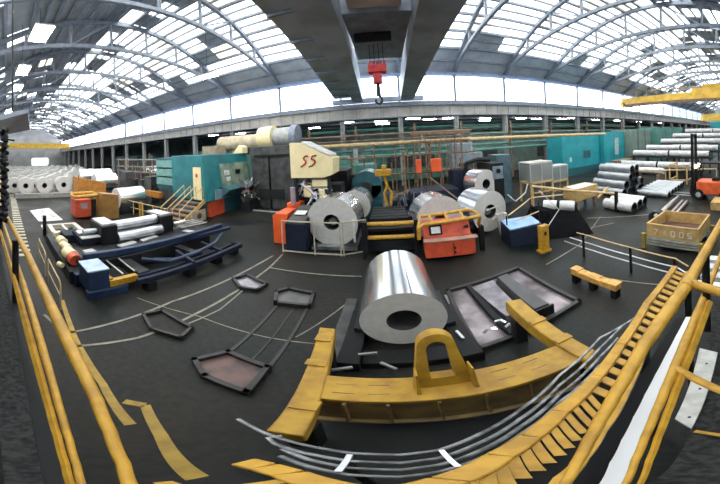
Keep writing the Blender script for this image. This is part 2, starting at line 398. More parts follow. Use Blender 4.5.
MB().cyl((0, 0, 3.5), (0, 0, 6.6), .015, 6).build('rope', GN, tg)
MB().box((-.05, 0, 3.25), (.72, .4, .3)).box((0, 0, 3.5), (.2, .2, .2)).build('tong_head', Y_, tg, bevel=.03)
tn = MB().bar((0, 0, 3.1), (.1, 0, 2.6), .12, .12).bar((.1, 0, 2.6), (-.05, 0, 2.3), .1, .1).bar((.1, 0, 2.6), (.3, 0, 2.3), .1, .1)
tn.bar((-.05, 0, 2.3), (.05, 0, 1.7), .1, .1).bar((.3, 0, 2.3), (.22, 0, 1.7), .1, .1); tn.build('tong_arm', Y_, tg)

# yellow cranes at both ends
def yellow_crane(x, z0, z1, ya, yb, wd, label):
    t = thing('yellow_crane', label, 'crane', (x, 0, 0))
    MB().bx(-wd, -wd * .55, ya, yb, z0, z1).build('girder', YR, t, flat=True)
    MB().bx(wd * .55, wd, ya, yb, z0, z1).build('girder', YR, t, flat=True)
    MB().bx(-wd * 1.3, wd * 1.3, yb - .6, yb, z0 - .3, z0 + .5).build('end_carriage', YR, t, flat=True)
    return t
t = yellow_crane(-95, 8.4, 10.4, -4, 25.3, 1.6, 'yellow bridge crane far off before the end wall behind the coil field')
t = yellow_crane(39, 9.9, 11.1, -4, 25.4, 1.4, 'nearer yellow bridge crane with a trolley on top, above the far roll racks')
MB().bx(-1.3, 1.3, 6, 10, 11.1, 12.3).bx(-.9, .9, 10, 12, 11.1, 11.8).build('trolley', YR, t, flat=True)
rl = MB()
for y in range(2, 25, 2): rl.bar((-1.5, y, 11.1), (-1.5, y, 12.0), .06, .06)
rl.bar((-1.5, 2, 12.0), (-1.5, 24.5, 12.0), .06, .06); rl.build('handrail', YR, t, flat=True)
for k in range(6): pass
MB().bx(-1.7, -1.42, 2, 24, 9.4, 9.9).build('cable_tray', BR, t, flat=True)
t = yellow_crane(95, 9.0, 11.6, -4, 25.4, 1.4, 'farther yellow bridge crane seen just below the nearer one')
MB().bx(-1.4, 1.4, 8, 11, 10.8, 12.1).build('trolley', YR, t, flat=True)

# ------------------------------------------------------------------ coils
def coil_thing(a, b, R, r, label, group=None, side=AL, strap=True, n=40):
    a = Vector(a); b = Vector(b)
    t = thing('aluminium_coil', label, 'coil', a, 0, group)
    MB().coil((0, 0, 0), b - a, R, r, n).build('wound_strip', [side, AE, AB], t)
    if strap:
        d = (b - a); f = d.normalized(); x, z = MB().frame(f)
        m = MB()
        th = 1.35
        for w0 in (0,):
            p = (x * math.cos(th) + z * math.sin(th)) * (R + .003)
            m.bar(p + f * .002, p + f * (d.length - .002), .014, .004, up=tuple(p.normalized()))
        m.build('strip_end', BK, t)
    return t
# centre line coils
coil_thing((.1, 3.92, 1.0), (.06, 5.95, 1.0), .73, .29, 'large bright aluminium coil on the dark cradle behind the yellow lifting frame', n=64)
coil_thing((-2.45, 9.9, 1.27), (-2.3, 11.2, 1.27), 1.13, .36, 'aluminium coil behind the pale fence below the cream hood', n=48)
coil_thing((-1.75, 12.2, 1.45), (-1.65, 13.4, 1.45), .8, .3, 'aluminium coil directly behind the fenced coil')
coil_thing((2.1, 10.0, 1.1), (1.9, 11.2, 1.1), 1.08, .3, 'aluminium coil directly behind the orange red console with yellow pipes')
coil_thing((4.42, 10.0, 1.15), (4.05, 11.35, 1.15), .98, .34, 'large aluminium coil beside the blue topped table, bent pale pipes at its bore')
coil_thing((5.75, 13.4, 1.8), (5.4, 14.5, 1.8), .88, .3, 'small raised aluminium coil on a black stand behind the one by the blue topped table')
for (cx_, cy_, cz_, lab) in ((-2.42, 10.4, 1.27, 'steel mandrel inside the bore of the fenced coil'), (4.3, 10.4, 1.15, 'steel mandrel inside the bore of the coil beside the blue topped table')):
    t = thing('mandrel', lab, 'mandrel', (cx_, cy_, cz_))
    MB().cyl((0, -.35, 0), (0, 1.6, 0), .17, 14).build('shaft', CH, t); MB().bx(-.2, .2, -.32, -.2, -.2, -.02).build('jaw', BK, t, flat=True)
# left line coils
coil_thing((-23, 8.7, 2.0), (-23, 11.0, 2.0), .85, .25, 'aluminium coil standing behind the brown sheet metal covers', n=28)
coil_thing((-17.4, 8.4, 1.15), (-17.4, 10.7, 1.15), .86, .26, 'bright aluminium coil on a low black saddle beside the shorter brown cover', n=28)
coil_thing((-29, 8.9, 2.1), (-29, 13.2, 2.1), .95, .25, 'pale coil half hidden at the back beside the coil field', n=24)
coil_thing((-24.5, 16.2, 2.6), (-24.5, 18.4, 2.6), .7, .25, 'small pale coil up in the dark pipe filled machinery beside the teal enclosure', n=24)

# coil field
proto = MB().coil((0, 0, 0), (-1.5, 0, 0), .97, .3, 20).cyl((-1.3, 0, 0), (-1.45, 0, 0), .31, 16, mi=2).build('aluminium_coil', [AP, AE, AB])  # dark plug added inside the bore to keep the hole black
fronts = ['front row coil of the coil field beside the dark hanging cables', 'middle dark holed coil in the front row of the coil field', 'front row coil of the coil field closest to the orange brown cover']
first = True
BACKLAB = 'pale coil in the crowded far rows of the coil field, beyond the third row'
for i, y in enumerate((2.3, 4.5, 6.8)):
    c = proto if first else proto.copy()
    if not first: C.objects.link(c)
    first = False
    c.location = (-28.1, y, 1.29); tag(c, fronts[i], 'coil', 'coils of the coil field')
c = proto.copy(); C.objects.link(c); c.location = (-28.6, -.4, .97); tag(c, 'coil of the front row half hidden behind the dark hanging cables', 'coil', 'coils of the coil field')
x = -31
row = 0
while x > -88:
    n = 4 + int(-x / 9)
    for k in range(n):
        y = -1 + k * 2.25 + (row % 2) * .9 + random.uniform(-.15, .15)
        c = proto.copy(); C.objects.link(c); s = random.uniform(.88, 1.08)
        c.scale = (1, s, s); c.location = (x + random.uniform(-.3, .3), y, .97 * s)
        tag(c, {0: 'pale coil in the second row of the coil field, just behind the front row', 1: 'pale coil in the third row of the coil field'}.get(row, BACKLAB), 'coil', 'coils of the coil field')
    x -= 3.3 if x > -60 else 5; row += 1
MB().bx(-27.6, -26.9, 1.0, 8.2, 0, .5).bx(-29.6, -27.6, 1, 8.2, 0, .32).build('coil_rack', mat('concrete kerb', (.3, .29, .27), .7), None, flat=True)
tag(bpy.data.objects['coil_rack'], 'low grey concrete and steel rack under the front row of coils', 'rack')
m = thing('end_stop_rail', 'thin dark rail on posts beside the end of the coil rack', 'rail', (-26.5, -1, 0))
MB().bar((0, -1.5, .8), (0, 1.6, .8), .06, .06).build('rail', LG, m)
for y in (-1.2, 0, 1.4): MB().bar((0, y, 0), (0, y, .8), .06, .06, up=(1, 0, 0)).build('post', LG, m)

# dark hanging hood and cables at far left
t = thing('hanging_hood', 'dark wedge shaped hood hanging above the far yellow crane', 'hood', (-7.0, .2, 5.4))
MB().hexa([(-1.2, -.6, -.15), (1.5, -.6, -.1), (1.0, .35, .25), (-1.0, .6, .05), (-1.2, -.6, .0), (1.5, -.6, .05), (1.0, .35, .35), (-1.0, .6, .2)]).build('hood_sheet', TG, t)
MB().cyl((0, 0, .2), (0, 0, 9.5), .03, 8).build('hanger', BK, t)
MB().tube([(0, -.5, -.1), (.05, -.15, -.35), (0, .05, -.38)], .03, 6).build('cable', BK, t)
t = thing('hanging_cable_festoon', 'black looped cable festoon hanging down before the coil field', 'cable', (-4.2, -.05, 0))
cb = MB()
pts = []
for k in range(60):
    z = 5.0 - k * .027; pts.append((.08 * math.sin(k * 1.3), .02 + .05 * math.cos(k * 1.7), z))
cb.tube(pts, .045, 6); cb.build('cable_loops', BL, t)

# ------------------------------------------------------------------ left machines
t = thing('operator_console', 'orange red control unit with a yellow pipe loop on top, by the coil field', 'control unit', (-17.2, 5.5, 0))
MB().bx(-.7, .7, -.65, .5, .15, 1.45).build('cabinet_body', RD, t, bevel=.03)
MB().bx(-.6, .5, .5, .95, .1, 1.4).build('side_panel', BK, t, flat=True)
MB().bx(.7, .74, -.3, .2, .8, 1.2).build('control_panel', PN, t, flat=True)
MB().tube([(.8, -.7, 1.7), (.8, .9, 1.75), (.5, 1.15, 1.75), (-.5, 1.0, 1.75), (-.7, -.6, 1.75), (.4, -.8, 1.7), (.8, -.7, 1.7)], .13, 8).build('pipe_loop', Y_, t)
t = tag(MB().hexa([(-.8, -1.1, 0), (.8, -1.1, 0), (.8, 1.4, 0), (-.8, 1.4, 0), (-.8, -1.1, 2.9), (.8, -1.1, 2.9), (.8, 1.4, 2.3), (-.8, 1.4, 2.3)]).build('sheet_metal_cover', BO, None, loc=(-20, 6.95, 0), bevel=.03),
    'tall orange brown sheet metal cover behind the yellow pipe loop', 'machine cover')
t = tag(MB().hexa([(-.5, -.65, 0), (.5, -.65, 0), (.5, .65, 0), (-.5, .65, 0), (-.5, -.65, 1.95), (.5, -.65, 1.95), (.5, .65, 1.75), (-.5, .65, 1.75)]).build('sheet_metal_cover', mat('brown sheet', (.3, .15, .04), .5, scale=2), None, loc=(-16.2, 7.15, 0), bevel=.03),
    'shorter brown sheet metal cover between the orange red unit and a coil', 'machine cover')
t = thing('coil_saddle', 'low black machine saddle under the bright coil by the brown cover', 'saddle', (-17.4, 9.5, 0))
MB().bx(-.9, .9, -1.1, 1.2, 0, .29).bx(-1, -.78, -1.1, 1.2, .2, .75).bx(.78, 1, -1.1, 1.2, .2, .7).build('saddle_base', BK, t, flat=True)
t = thing('coil_saddle', 'black machine stand under the coil behind the brown covers', 'saddle', (-23, 9.8, 0))
MB().bx(-1, 1, -1.2, 2.1, 0, 1.14).build('saddle_base', BK, t, flat=True)
MB().bx(-.7, .7, 2.2, 3.2, 1.2, 2.9).build('drive_housing', GR, t, flat=True)
# clutter of machinery between coils and teal enclosure
tag(MB().bx(-.8, .8, -1, 4, 0, 1.16).build('coil_stand', BK, None, loc=(-29, 9.4, 0)), 'dark stand under the pale coil beside the coil field', 'stand')
t = thing('mill_machinery', 'dark mill stand full of pipes behind the coils by the teal enclosure', 'machine', (-21, 14.5, 0))
m = MB()
for k in range(16):
    x = random.uniform(-5, 1.2); y = random.uniform(-2, 3); m.bx(x, x + random.uniform(.5, 1.6), y, y + random.uniform(.5, 1.5), 0, random.uniform(.8, 2.8))
m.build('machine_block', GR, t, flat=True)
m = MB()
for k in range(14):
    x = -5 + k * .56; m.cyl((x, -1.5 + (k % 3), 0), (x, -1.5 + (k % 3), random.uniform(3, 4.6)), .07, 6)
m.build('upright_pipe', BR, t)
m = MB()
for z in (2.9, 3.4, 4.2): m.cyl((-6, -1.2, z), (2.8, -1.2, z + random.uniform(-.1, .2)), .07, 6)
m.build('cross_pipe', GG, t)
m = MB().bx(2.5, 4.6, -2.6, -2.2, .9, 1.4).bx(-2, 1.5, -2.8, -2.4, .7, 1.2); m.build('orange_guard', BO, t, flat=True)
t = thing('guard_rail', 'brass coloured low guard rail behind the silver rollers', 'railing', (-13.6, 9.3, 0))
MB().bar((-3.6, -.2, 1.05), (1.4, .1, 1.05), .05, .05).bar((-3.6, -.2, .55), (1.4, .1, .55), .04, .04).build('rail', TAN, t)
for x in (-3.6, -2.4, -1.2, 0, 1.2): MB().bar((x, -.2 + .06 * (x + 3.6), 0), (x, -.2 + .06 * (x + 3.6), 1.05), .05, .05, up=(1, 0, 0)).build('post', TAN, t)
tag(MB().bx(-.09, .09, -.09, .09, 0, 1.1).build('marker_post', Y_, None, loc=(-15.2, 9.3, 0)), 'small yellow post between the bright coil and the brass guard rail', 'post')

# white sheet, pallet frame
t = thing('printed_sheet', 'white sheet with dark markings lying on the floor in front of the coil field', 'sheet', (0, 0, 0))
MB().hexa([(-16.7, 2.25, .0), (-16.7, 3.95, .0), (-21.2, 3.75, .0), (-20.4, 2.0, .0), (-16.7, 2.25, .03), (-16.7, 3.95, .03), (-21.2, 3.75, .03), (-20.4, 2.0, .03)]).build('sheet', WH, t, flat=True)
m = MB()
for k in range(26):
    x = random.uniform(-20.3, -17.2); y = 2.4 + random.random() * 1.2; m.box((x, y, .034), (random.uniform(.1, .5), .09, .006), rz=random.uniform(0, 1))
m.build('printed_marking', GR, t, flat=True)
tag(MB().bx(-15.4, -14.9, 2.2, 4.0, 0, .12).build('white_plank', WH, None, flat=True), 'wider white plank next to the printed sheet on the floor', 'plank')
tag(MB().bx(-14.7, -14.45, 2.2, 4.0, 0, .1).build('white_plank', WH, None, flat=True), 'narrow white plank between the wider one and the pallet frame', 'plank')
t = thing('pallet_frame', 'pale open box frame with dark slots beside the blue machine', 'frame', (-12.9, 3.15, 0))
MB().bx(-.9, .8, -.85, -.6, 0, .6).bx(-.9, .8, .6, .85, 0, .6).bx(-.9, -.65, -.6, .6, 0, .6).bx(.5, .8, -.6, .6, 0, .6).bx(-.65, .5, -.08, .08, 0, .6).build('frame_body', mat('pale frame', (.55, .5, .42), .6), t, bevel=.02)
MB().bx(-.65, .5, -.6, .6, .02, .3).build('frame_floor', BL, t, flat=True)
MB().bx(-.7, -.6, -1.1, -.9, 0, 1.2).build('corner_bracket', BL, t, flat=True)

# the blue machine
t = thing('roll_stand_machine', 'long blue machine with two silver rollers and blue side beams', 'machine', (0, 0, 0))
MB().bx(-11.9, -7.9, 2.6, 8.6, 0, .62).bx(-9.2, -8.0, 2.3, 8.9, .62, .78).build('machine_bed', BK, t, bevel=.03)
for y in (4.05, 6.95):
    MB().bx(-10.4, -9.0, y - .35, y + .35, .6, 1.62).build('bearing_block', BL, t, bevel=.04)
    MB().bx(-10.3, -9.1, y - .3, y + .3, 1.62, 1.7).build('block_cap', AP, t, flat=True)
MB().cyl((-9.5, 4.4, 1.42), (-9.5, 6.6, 1.42), .25, 20).build('upper_roller', CH, t)
MB().cyl((-9.1, 4.4, 1.0), (-9.1, 6.6, 1.0), .25, 20).build('lower_roller', CH, t)
MB().cyl((-9.6, 3.1, 1.3), (-9.6, 3.75, 1.3), .12, 10).cyl((-9.0, 7.3, 1.1), (-9.0, 8.0, 1.1), .12, 10).build('roller_journal', CH, t)
m = MB()
for k in range(4): m.bar((-9.5 + k * .3, 7.4, 1.0), (-9.3 + k * .3, 9.0, .95), .07, .05)
m.build('steel_rod', AP, t)
m = MB()
for (x, y, w_, d_) in [(-8.6, 4.6, .3, .8), (-8.7, 5.7, .25, .9), (-8.3, 7.6, .5, .3), (-10.9, 3.2, .7, .5), (-11.1, 4.4, .4, .8), (-8.5, 3.0, .4, .4)]:
    m.box((x, y, .82), (w_, d_, .06), rz=.2)
m.build('steel_plate', AP, t, flat=True)
m = MB().bar((-7.8, 2.5, .95), (-7.6, 9.1, .85), .22, .26).bar((-7.9, 5.6, .8), (-7.3, 9.4, .7), .15, .2)
m.build('side_beam', BU, t, bevel=.03)
m = MB().tube([(-7.35, 4.5, .62), (-6.6, 5.1, .6), (-6.5, 6.3, .62), (-6.7, 7.6, .6), (-7.3, 8.8, .6)], .07, 8).tube([(-7.3, 5.0, .5), (-6.9, 5.6, .45), (-6.8, 7.0, .5)], .05, 8)
m.build('curved_pipe', BU, t)
m = MB().bar((-6.2, 3.6, .42), (-5.9, 8.3, .42), .16, .2).bar((-6.6, 3.6, .35), (-6.35, 8.3, .35), .14, .18).bar((-7.2, 5.9, .55), (-6.0, 5.7, .45), .12, .3).bar((-7.3, 7.4, .5), (-6.0, 7.2, .45), .1, .2).bar((-6.4, 8.3, .42), (-5.9, 8.3, .42), .15, .18)
m.build('lower_ladder_frame', NV, t, bevel=.02)
m = MB()
for y in (4.0, 5.6, 7.0, 8.1): m.bx(-6.35, -6.0, y - .15, y + .15, 0, .34)
m.build('frame_foot', BL, t, flat=True)
# end box with white top and yellow tray
m = MB().bx(-7.3, -6.45, 2.2, 2.85, .25, .98); m.build('valve_box', BU, t, bevel=.03)
MB().bx(-7.35, -6.45, 2.2, 2.85, .98, 1.02).build('box_lid', mat('pale blue lid', (.35, .45, .6), .3), t, flat=True)
MB().bx(-6.6, -6.35, 2.15, 3.4, 0, .3).bx(-7.6, -7.3, 2.1, 2.5, 0, .5).build('base_skid', BU, t, bevel=.02)
MB().bx(-6.6, -6.42, 2.85, 3.75, .32, .55).bx(-7.7, -6.5, 2.88, 2.98, .4, .6).build('yellow_channel', Y_, t, flat=True)
MB().bx(-7.7, -6.6, 2.98, 3.75, .3, .36).build('tray_bottom', BL, t, flat=True)
m = MB().bar((-7.7, 3.3, .7), (-6.6, 3.35, .62), .04, .04).bar((-7.7, 3.75, .7), (-6.6, 3.75, .62), .04, .04); m.build('tray_rail', AP, t)
m = MB()
m.cyl((-9.9, 2.2, .95), (-9.5, 2.25, .95), .2, 12).cyl((-9.4, 2.2, .9), (-8.9, 2.3, .88), .17, 12); m.build('cream_motor', CR, t)
MB().cyl((-8.8, 2.2, .8), (-8.3, 2.3, .8), .24, 12).build('cream_motor', CR, t)
MB().cyl((-8.3, 2.25, .78), (-8.0, 2.3, .75), .22, 12).build('red_motor', RD, t)
MB().cyl((-8.4, 1.8, .5), (-8.2, 1.9, .5), .1, 10).cyl((-11.2, 2.3, .8), (-11.0, 2.3, .8), .13, 10).build('valve_wheel', CR, t)
m = MB().box((-9.9, 3.3, 1.0), (1.4, .8, .25)).box((-10.7, 2.9, .8), (.9, .8, .4)); m.build('valve_block', NV, t, bevel=.03)
MB().box((-10.1, 3.3, 1.15), (.5, .6, .04)).box((-9.3, 3.3, 1.15), (.3, .8, .04)).build('valve_cover', AP, t, flat=True)
m = MB().bx(-12.2, -7.6, 2.0, 2.5, 0, .5).bx(-8.0, -6.6, 3.9, 4.3, 0, .5).bx(-8.0, -6.6, 6.4, 6.7, 0, .5); m.build('cross_sill', BK, t, flat=True)

# pale hoop rails
def hoop(x0, x1, y, label):
    t = thing('hoop_rail', label, 'railing', (0, 0, 0))
    r = .1
    MB().tube([(x0, y, 0), (x0, y, .9), (x0 + r, y, 1.0), (x1 - r, y, 1.0), (x1, y, .9), (x1, y, 0)], .022, 8).build('hoop', TAN, t)
    MB().cyl((x0, y, .5), (x1, y, .5), .015, 6).build('mid_bar', TAN, t)
hoop(-7.9, -6.1, 1.35, 'nearer pale hoop rail beside the yellow railing and blue machine')
hoop(-10.2, -8.4, 1.35, 'farther pale hoop rail beside the blue machine')

# ------------------------------------------------------------------ teal enclosure with stairs
t = thing('teal_enclosure', 'large teal machine enclosure with a slanted window and orange red base', 'machine enclosure', (0, 0, 0))
m = MB().hexa([(-15.0, 12.2, 1.2), (-11.1, 12.0, 1.2), (-10.9, 17.2, 1.2), (-15, 17.2, 1.2), (-15.0, 12.2, 4.45), (-11.5, 12.0, 4.45), (-11.2, 17.2, 4.45), (-15, 17.2, 4.45)])
m.build('enclosure_body', TE, t, bevel=.03)
m = MB().hexa([(-11.1, 13.3, 1.2), (-10.3, 13.5, 1.9), (-10.2, 17.2, 1.9), (-10.9, 17.2, 1.2), (-11.2, 13.3, 2.1), (-10.8, 13.5, 2.1), (-10.7, 17.2, 2.1), (-11.2, 17.2, 2.1)])
m.build('sloped_apron', TD, t)
m = MB().hexa([(-11.22, 13.6, 2.1), (-10.88, 13.6, 2.05), (-10.75, 17.0, 2.05), (-11.1, 17.0, 2.1), (-11.3, 13.6, 3.75), (-11.22, 13.6, 3.75), (-11.0, 17.0, 3.75), (-11.1, 17.0, 3.75)])
wn = m.build('viewing_window', mat('green tinted window', (.26, .33, .24), .2, scale=1.4, col2=(.12, .18, .15)), t)
MB().box((-11.02, 14.1, 3.05), (.2, .5, .35)).box((-10.98, 14.2, 2.6), (.2, .4, .3)).build('white_notice', WH, wn, flat=True)
MB().box((-10.95, 15.4, 3.05), (.2, .5, .35)).build('dark_handwheel', BK, wn, flat=True)
MB().bx(-14.8, -11.4, 12.4, 17, 0, 1.2).build('enclosure_base', TD, t, flat=True)
MB().bx(-11.42, -11.2, 12.3, 13.9, .05, 1.2).build('red_base_panel', RD, t, flat=True)
MB().bx(-11.05, -10.95, 12.7, 14.1, 1.25, 1.95).build('grey_door', mat('blue grey door', (.2, .32, .38), .4), t, flat=True)
MB().bx(-12.35, -11.6, 11.95, 12.05, 1.3, 3.6).build('cream_panel', CR, t, flat=True)
MB().bx(-12.05, -11.9, 11.9, 11.96, 2.9, 3.15).build('warning_sign', RD, t, flat=True)
m = MB()
for k in range(3): m.bx(-17.7 , -15.2, 12.6, 12.7, 2.0 + k * .75, 2.6 + k * .75)
m.build('pale_green_panel', mat('pale green panel', (.2, .4, .36), .4), t, flat=True)
MB().bx(-17.9, -15, 12.8, 16.5, 1.6, 4.3).build('side_cabinet', TD, t, flat=True)
MB().bx(-17.8, -15, 12.9, 16, 0, 1.6).build('side_base', GR, t, flat=True)
t = thing('access_stairs', 'short brown stairs with slanted brass handrails at the teal enclosure', 'stairs', (0, 0, 0))
for k in range(5): MB().bx(-13.3, -11.4, 10.0 + k * .4, 10.45 + k * .4, .22 * k + .16, .22 * k + .24).build('step', BR, t, flat=True)
for x in (-13.35, -11.35):
    MB().bar((x, 9.8, .08), (x, 12.0, 1.28), .06, .28).build('stringer', TN if x > -12 else BR, t)
for x in (-13.3, -12.6, -12.1, -11.4):
    MB().tube([(x, 9.7, .1), (x, 9.75, .95), (x, 11.9, 2.25), (x, 11.95, 1.3)], .035, 6).build('handrail', TAN, t)
MB().bx(-11.3, -11.22, 10.6, 11.9, 0, .75).build('side_plate', mat('pale side plate', (.5, .42, .3), .5), t, flat=True)
MB().cyl((-11.22, 11.3, .38), (-11.18, 11.3, .38), .2, 14).build('round_opening', RX, t)
# crumpled foil and dark tall box
t = thing('scrap_foil_pile', 'crumpled silver foil hanging between the teal enclosure and the dark box', 'foil', (-10.0, 15.6, 0))
m = MB()
for k in range(26):
    m.box((random.uniform(-.5, .3), random.uniform(-.7, .7), random.uniform(.8, 2.4)), (.5, .06, .16), rz=random.uniform(0, 3), ry=random.uniform(-1, 1))
m.build('foil_strip', CH, t, flat=True)
MB().bx(-.5, .3, -.6, .6, 0, .9).build('bin', BK, t, flat=True)
t = thing('dark_enclosure', 'tall grimy dark sheet metal enclosure between teal enclosure and cream hood', 'machine enclosure', (0, 0, 0))
MB().hexa([(-10.2, 16.6, 0), (-6.6, 16.4, 0), (-6.6, 20, 0), (-10.2, 20, 0), (-10.45, 16.5, 4.9), (-6.6, 16.3, 4.9), (-6.6, 20, 4.9), (-10.45, 20, 4.9)]).build('enclosure_body', GR, t, bevel=.03)
MB().box((-8.6, 16.38, 1.2), (2.2, .06, .8)).build('lower_panel', BK, t, flat=True)
m = MB().bx(-9.9, -6.9, 16.2, 16.5, 4.1, 4.25).bx(-8.7, -8.64, 16.3, 16.5, 0, 4.1); m.build('panel_seam', BL, t, flat=True)
tag(MB().bx(-10, -6.5, 15.4, 15.46, 0, .1).build('edge_kerb', LG, None, flat=True), 'pale kerb strip on the floor before the dark enclosure', 'kerb')
# cream duct above
t = thing('ventilation_duct', 'large cream horizontal duct with a round pale end above the teal enclosure', 'duct', (0, 22, 5.9))
MB().cyl((-17.8, 0, -.3), (-12.4, 0, -.3), .8, 24).build('duct_body', CD, t)
m = MB()
for x in (-17, -15.9, -14.8, -13.7, -12.6): m.cyl((x, 0, -.3), (x + .06, 0, -.3), .83, 24)
m.build('duct_flange', TAN, t)
MB().cyl((-12.4, 0, 0), (-10.8, 0, 0), 1.1, 24, r2=1.2).build('end_ring', CR, t)
MB().cyl((-10.8, 0, 0), (-8.9, 0, -.05), .85, 20, r2=1.0).build('grey_reducer', LG, t)
MB().cyl((-8.9, 0, 0), (-8.3, 0, -.05), 1.1, 20).build('end_cap', ST, t)
MB().bx(-16.5, -16.3, -.1, .1, -5.9, -1.0).bx(-9.9, -9.7, -.1, .1, -5.9, -.85).build('support_leg', BR, t, flat=True)
tag(MB().bx(-12.9, -11.4, 13.6, 14.6, 4.48, 5.1).build('roof_unit', mat('tan unit', (.35, .27, .18), .6), None, flat=True), 'small tan box on top of the teal enclosure', 'box')
tag(MB().prism([(-11.9, 4.46), (-11.3, 5.1), (-10.95, 4.95), (-10.95, 4.46)], 'y', 16.2, 17).build('yellow_hood', CR, None), 'small yellow wedge hood on the teal enclosure roof', 'hood')

# ------------------------------------------------------------------ cream S5 hood machine
t = thing('marked_hood', 'cream machine hood with red hand painted S5 above the fenced coil', 'machine hood', (0, 0, 0))
m = MB().prism([(-4.85, 3.05), (-3.1, 3.05), (-2.65, 3.2), (-2.6, 4.0), (-4.25, 4.85), (-4.85, 4.87)], 'y', 11.5, 13.2); m.build('hood_body', CR, t, bevel=.02)
MB().hexa([(-4.2, 11.55, 4.86), (-2.75, 11.55, 4.12), (-2.75, 13.1, 4.12), (-4.2, 13.1, 4.86), (-4.2, 11.55, 4.93), (-2.75, 11.55, 4.19), (-2.75, 13.1, 4.19), (-4.2, 13.1, 4.93)]).build('white_top_sheet', WH, t)
# letters S and 5 as brush strokes
m = MB()
def stroke(p): m.tube([(q[0], 11.485, q[1]) for q in p], .045, 6)
ox, oz = -4.28, 3.62
Sx = [(.42, .52), (.36, .56), (.24, .52), (.17, .44), (.21, .36), (.28, .28), (.26, .18), (.14, .08), (.0, .0)]
stroke([(ox + a, oz + b) for a, b in Sx])
F5 = [(.86, .56), (.64, .53), (.58, .36), (.72, .34), (.78, .26), (.72, .14), (.6, .05), (.44, .01)]
stroke([(ox + a, oz + b) for a, b in F5])
m.build('painted_lettering', mat('dark red paint', (.42, .03, .01), .6), t)
for x in (-4.7, -2.9):
    MB().bx(x - .08, x + .08, 11.7, 11.86, 0, 3.05).build('support_column', BK, t, flat=True)
m = MB()
for k in range(44):
    m.cyl((random.uniform(-4.6, -2.8), random.uniform(11.6, 12.4), random.uniform(1.5, 2.9)), (random.uniform(-4.6, -2.8), random.uniform(11.6, 12.4), random.uniform(1.5, 2.9)), random.choice((.02, .03, .05)), 6)
m.build('hydraulic_pipework', CH, t)
m = MB().box((-3.4, 11.9, 2.75), (.8, .4, .35)).box((-4.1, 12.0, 2.3), (.4, .4, .6)).box((-3.3, 11.8, 2.2), (.3, .3, .5)); m.build('valve_block', CR, t, bevel=.02)
MB().cyl((-4.7, 11.3, 1.7), (-4.7, 11.3, 2.6), .13, 12).build('lilac_cylinder', PN, t)
MB().bx(-4.9, -2.4, 12.1, 13.2, .2, 2.6).build('machine_block', BL, t, flat=True)
# orange cabinets
tag(MB().prism([(0, 0), (.75, 0), (.75, 1.55), (.15, 1.55), (0, 1.4)], 'y', 0, 1.2).build('orange_cabinet', OR, None, loc=(-5.25, 10.0, 0), bevel=.03), 'nearer orange cabinet beside the end of the pale fence', 'cabinet')
tag(MB().bx(0, .7, 0, 1.1, 0, 1.75).build('orange_cabinet', OR, None, loc=(-5.1, 11.35, 0), bevel=.03), 'orange cabinet behind, partly hidden by the nearer orange one', 'cabinet')
t = thing('control_desk', 'dark navy control desk behind the pale fence beside the orange cabinets', 'desk', (0, 0, 0))
MB().prism([(9.35, 0), (11.2, 0), (11.2, 1.7), (9.35, 1.3)], 'x', -4.35, -3.45).build('desk_body', NV, t, bevel=.02)
MB().hexa([(-4.3, 9.4, 1.32), (-3.5, 9.4, 1.32), (-3.5, 11.1, 1.7), (-4.3, 11.1, 1.7), (-4.3, 9.4, 1.36), (-3.5, 9.4, 1.36), (-3.5, 11.1, 1.74), (-4.3, 11.1, 1.74)]).build('desk_top', GR, t)
MB().box((-3.9, 10.2, 1.6), (.5, .4, .03), rx=.2).build('white_label', WH, t, flat=True)
t = thing('coil_car', 'grey steel coil car under the fenced coil', 'coil car', (-2.4, 10.7, 0))
MB().bx(-.9, 1.0, -1.1, 1.4, .05, .22).build('car_base', CH, t, flat=True)
MB().prism([(-.9, .2), (.9, .2), (.9, .55), (0, .25), (-.9, .55)], 'y', -.6, 1.2).build('saddle', BK, t)
# pale fence
t = thing('guard_fence', 'pale open tube fence in front of the fenced coil', 'fence', (0, 0, 0))
F = mat('pale fence paint', (.5, .44, .33), .5)
for x in (-4.38, -3.0, -1.95, -1.85, -1.0):
    y = 9.12 if x < -1.9 else 9.12 + (x + 1.9) * .5
    MB().bx(x - .022, x + .022, y - .022, y + .022, 0, 1.52).build('post', F, t, flat=True)
for z in (.08, 1.5): MB().bar((-4.38, 9.12, z), (-1.85, 9.12, z), .045, .045).bar((-1.85, 9.12, z), (-1.0, 9.55, z), .045, .045).build('rail', F, t, flat=True)
MB().bx(-1.5, -1.42, 9.5, 9.58, .5, 1.5).build('lamp_tube', WH, t, flat=True)
# drive housing behind
t = thing('teal_drive_housing', 'rounded dark teal drive housing behind the hanging yellow tong', 'machine', (-1.3, 15, 0))
MB().cyl((0, -.6, 2.1), (0, 1.4, 2.1), .9, 24).bx(-.9, .9, -.6, 1.4, 0, 2.1).build('drive_casing', TD, t)
MB().cyl((0, -1.0, 2.0), (0, -.6, 2.0), .35, 16).build('shaft_cap', BK, t)
MB().bx(-2.6, -1.1, -.8, 1.2, .5, 3.1).build('motor_block', BL, t, flat=True)
t = thing('roller_table_machinery', 'navy and black machinery behind the yellow pipes and coils', 'machine', (0, 0, 0))
m = MB()
for (x0, x1, y0, y1, z) in [(-.2, 1.2, 13.6, 15, 1.3), (1.2, 2.2, 13.3, 15, 1.7), (2.3, 4.2, 14, 16, 1.6), (4.2, 5.6, 15.2, 16.6, 2.6), (-1, 1, 12.3, 13.3, .8), (5.6, 7.0, 14.2, 15.6, 1.4)]:
    m.bx(x0, x1, y0, y1, 0, z)
m.build('machine_body', NV, t, bevel=.04)
